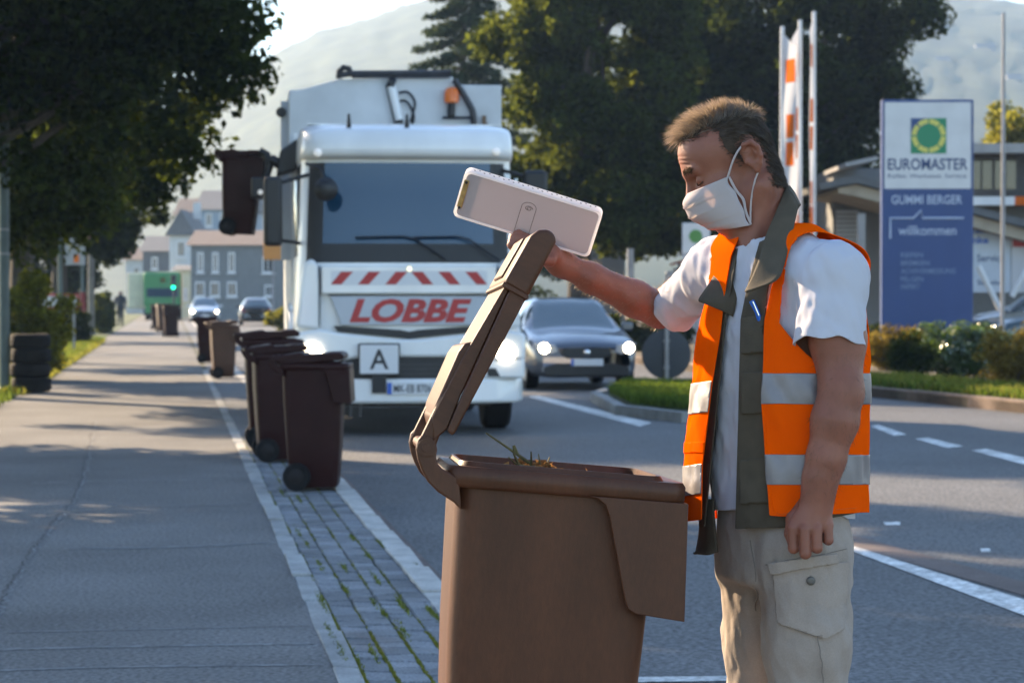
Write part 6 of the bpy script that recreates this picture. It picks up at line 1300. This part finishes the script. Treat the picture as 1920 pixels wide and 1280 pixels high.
ta = R(20); ey2 = ey * math.cos(ta) + ez * math.sin(ta); ez2 = ez * math.cos(ta) - ey * math.sin(ta)
mw = Matrix(((ex[0], ey2[0], ez2[0], ctr[0]), (ex[1], ey2[1], ez2[1], ctr[1]), (ex[2], ey2[2], ez2[2], ctr[2]), (0, 0, 0, 1))); pnl.matrix_world = mw
a_, b_ = pw / 2, ph / 2 * 1.02
oo = rrect(-a_, a_, b_, .014); ii = rrect(-a_ + .007, a_ - .007, b_ - .006, .010)
m = MB(); m.prism(ii, -.0012, .0012, 'y'); m.build('face', M['panel'], pnl)
m = MB(); n_ = len(oo); m.add([(x_, -.003, z_) for x_, z_ in oo] + [(x_, .032, z_) for x_, z_ in oo] + [(x_, .032, z_) for x_, z_ in ii] + [(x_, -.003, z_) for x_, z_ in ii], [(g_ * n_ + k, g_ * n_ + (k + 1) % n_, ((g_ + 1) % 4) * n_ + (k + 1) % n_, ((g_ + 1) % 4) * n_ + k) for g_ in range(4) for k in range(n_)])
m.build('rim', M['panel_rim'], pnl, smooth=40, bevel=.0015)
m = MB()
m.bb(-a_ + .004, -a_ + .016, -.0045, -.0015, -b_ * .55, b_ * .62); br = m.build('bracket', material('brass', (.45, .33, .14), .35, .7, var=.3, vscale=60), pnl, bevel=.001)
for z in (-.032, .03): m = MB(); m.lathe([(.0035, 0), (.003, -.002)], 10, (-a_ + .010, -.0045, z), 'y'); m.build('screw', M['dark_metal'], br)
for k in range(26):
    m = MB(); m.lathe([(.0022, 0), (.0022, .0006)], 8, (-a_ + .02 + k * (2 * a_ - .04) / 25, .022 if k % 2 else .013, b_ + .0004), 'z'); m.build('hole', M['button'], pnl)
m = MB(); pts = [(-.018, -b_ * .8), (-.018, .016)] + [(-.018 + .017 * (1 - math.cos(t)), .016 + .012 * math.sin(t)) for t in np.linspace(.2, math.pi, 9)] + [(.016, -b_ * .8)]
m.tube([(x_, -.0022, z_) for x_, z_ in pts], .0005, 4); m.build('moulded_outline', M['button'], pnl)
m = MB(); m.tube([(-.001 + .0095 * math.cos(t) * (1 - t / 16), -.0024, .014 + .006 * math.sin(t) * (1 - t / 16)) for t in np.linspace(0, 11, 40)], .0006, 4); m.build('spiral_mark', M['button'], pnl)
# ---------------------------------------------------------------- pedestrian far down the path
fp0 = G(226, 611); fpr = empty('person', (fp0[0], fp0[1], 0), 0, 'distant pedestrian in dark clothes walking on the footpath', 'person')
M['dark_cloth'] = material('dark_cloth', (.022, .026, .035), .9, var=.2, vscale=6)
def far_body(p):
    d = ell(p, (0, 0, 1.60), (.085, .10, .12)); d = smin(d, cap(p, (0, 0, 1.46), (0, 0, 1.42), .055, .06), .03)
    d = smin(d, cap(p, (0, 0, 1.36), (0, 0, .95), .19, .17), .08)
    for s in (-1, 1):
        d = smin(d, chain(p, [(s * .22, 0, 1.38), (s * .27, -.03, 1.1), (s * .26, -.12, .86)], [.065, .055, .045], .03), .04)
        d = smin(d, chain(p, [(s * .09, 0, .92), (s * .10, -s * .12, .5), (s * .10, -s * .02, .06)], [.10, .075, .05], .03), .04); d = smin(d, cap(p, (s * .10, -s * .02 + .04, .04), (s * .10, -s * .02 - .16, .04), .045, .04), .02)
    return d
v, f = nets(far_body, (-.40, -.36, -.02), (.40, .32, 1.76), .03); mesh_obj('body', v, f, M['dark_cloth'], fpr)
def far_skin(p): return ell(p, (0, -.022, 1.585), (.075, .085, .105))
v, f = nets(far_skin, (-.12, -.16, 1.44), (.12, .1, 1.72), .02); mesh_obj('face', v, f, M['skin'], fpr)
# ---------------------------------------------------------------- morning haze
hz = MB(); hz.bb(-1100, 1100, -30, 1380, -1.3, 190); hz_o = hz.build('haze', None); hz_o['kind'] = 'stuff'
hm = bpy.data.materials.new('haze'); hm.use_nodes = True; n = hm.node_tree; n.nodes.clear(); ho = n.nodes.new('ShaderNodeOutputMaterial'); pv = n.nodes.new('ShaderNodeVolumePrincipled')
pv.inputs['Color'].default_value = (0.44, 0.67, 1.0, 1); pv.inputs['Density'].default_value = 0.00030; pv.inputs['Anisotropy'].default_value = 0.3
n.links.new(pv.outputs[0], ho.inputs['Volume']); hz_o.data.materials.append(hm)
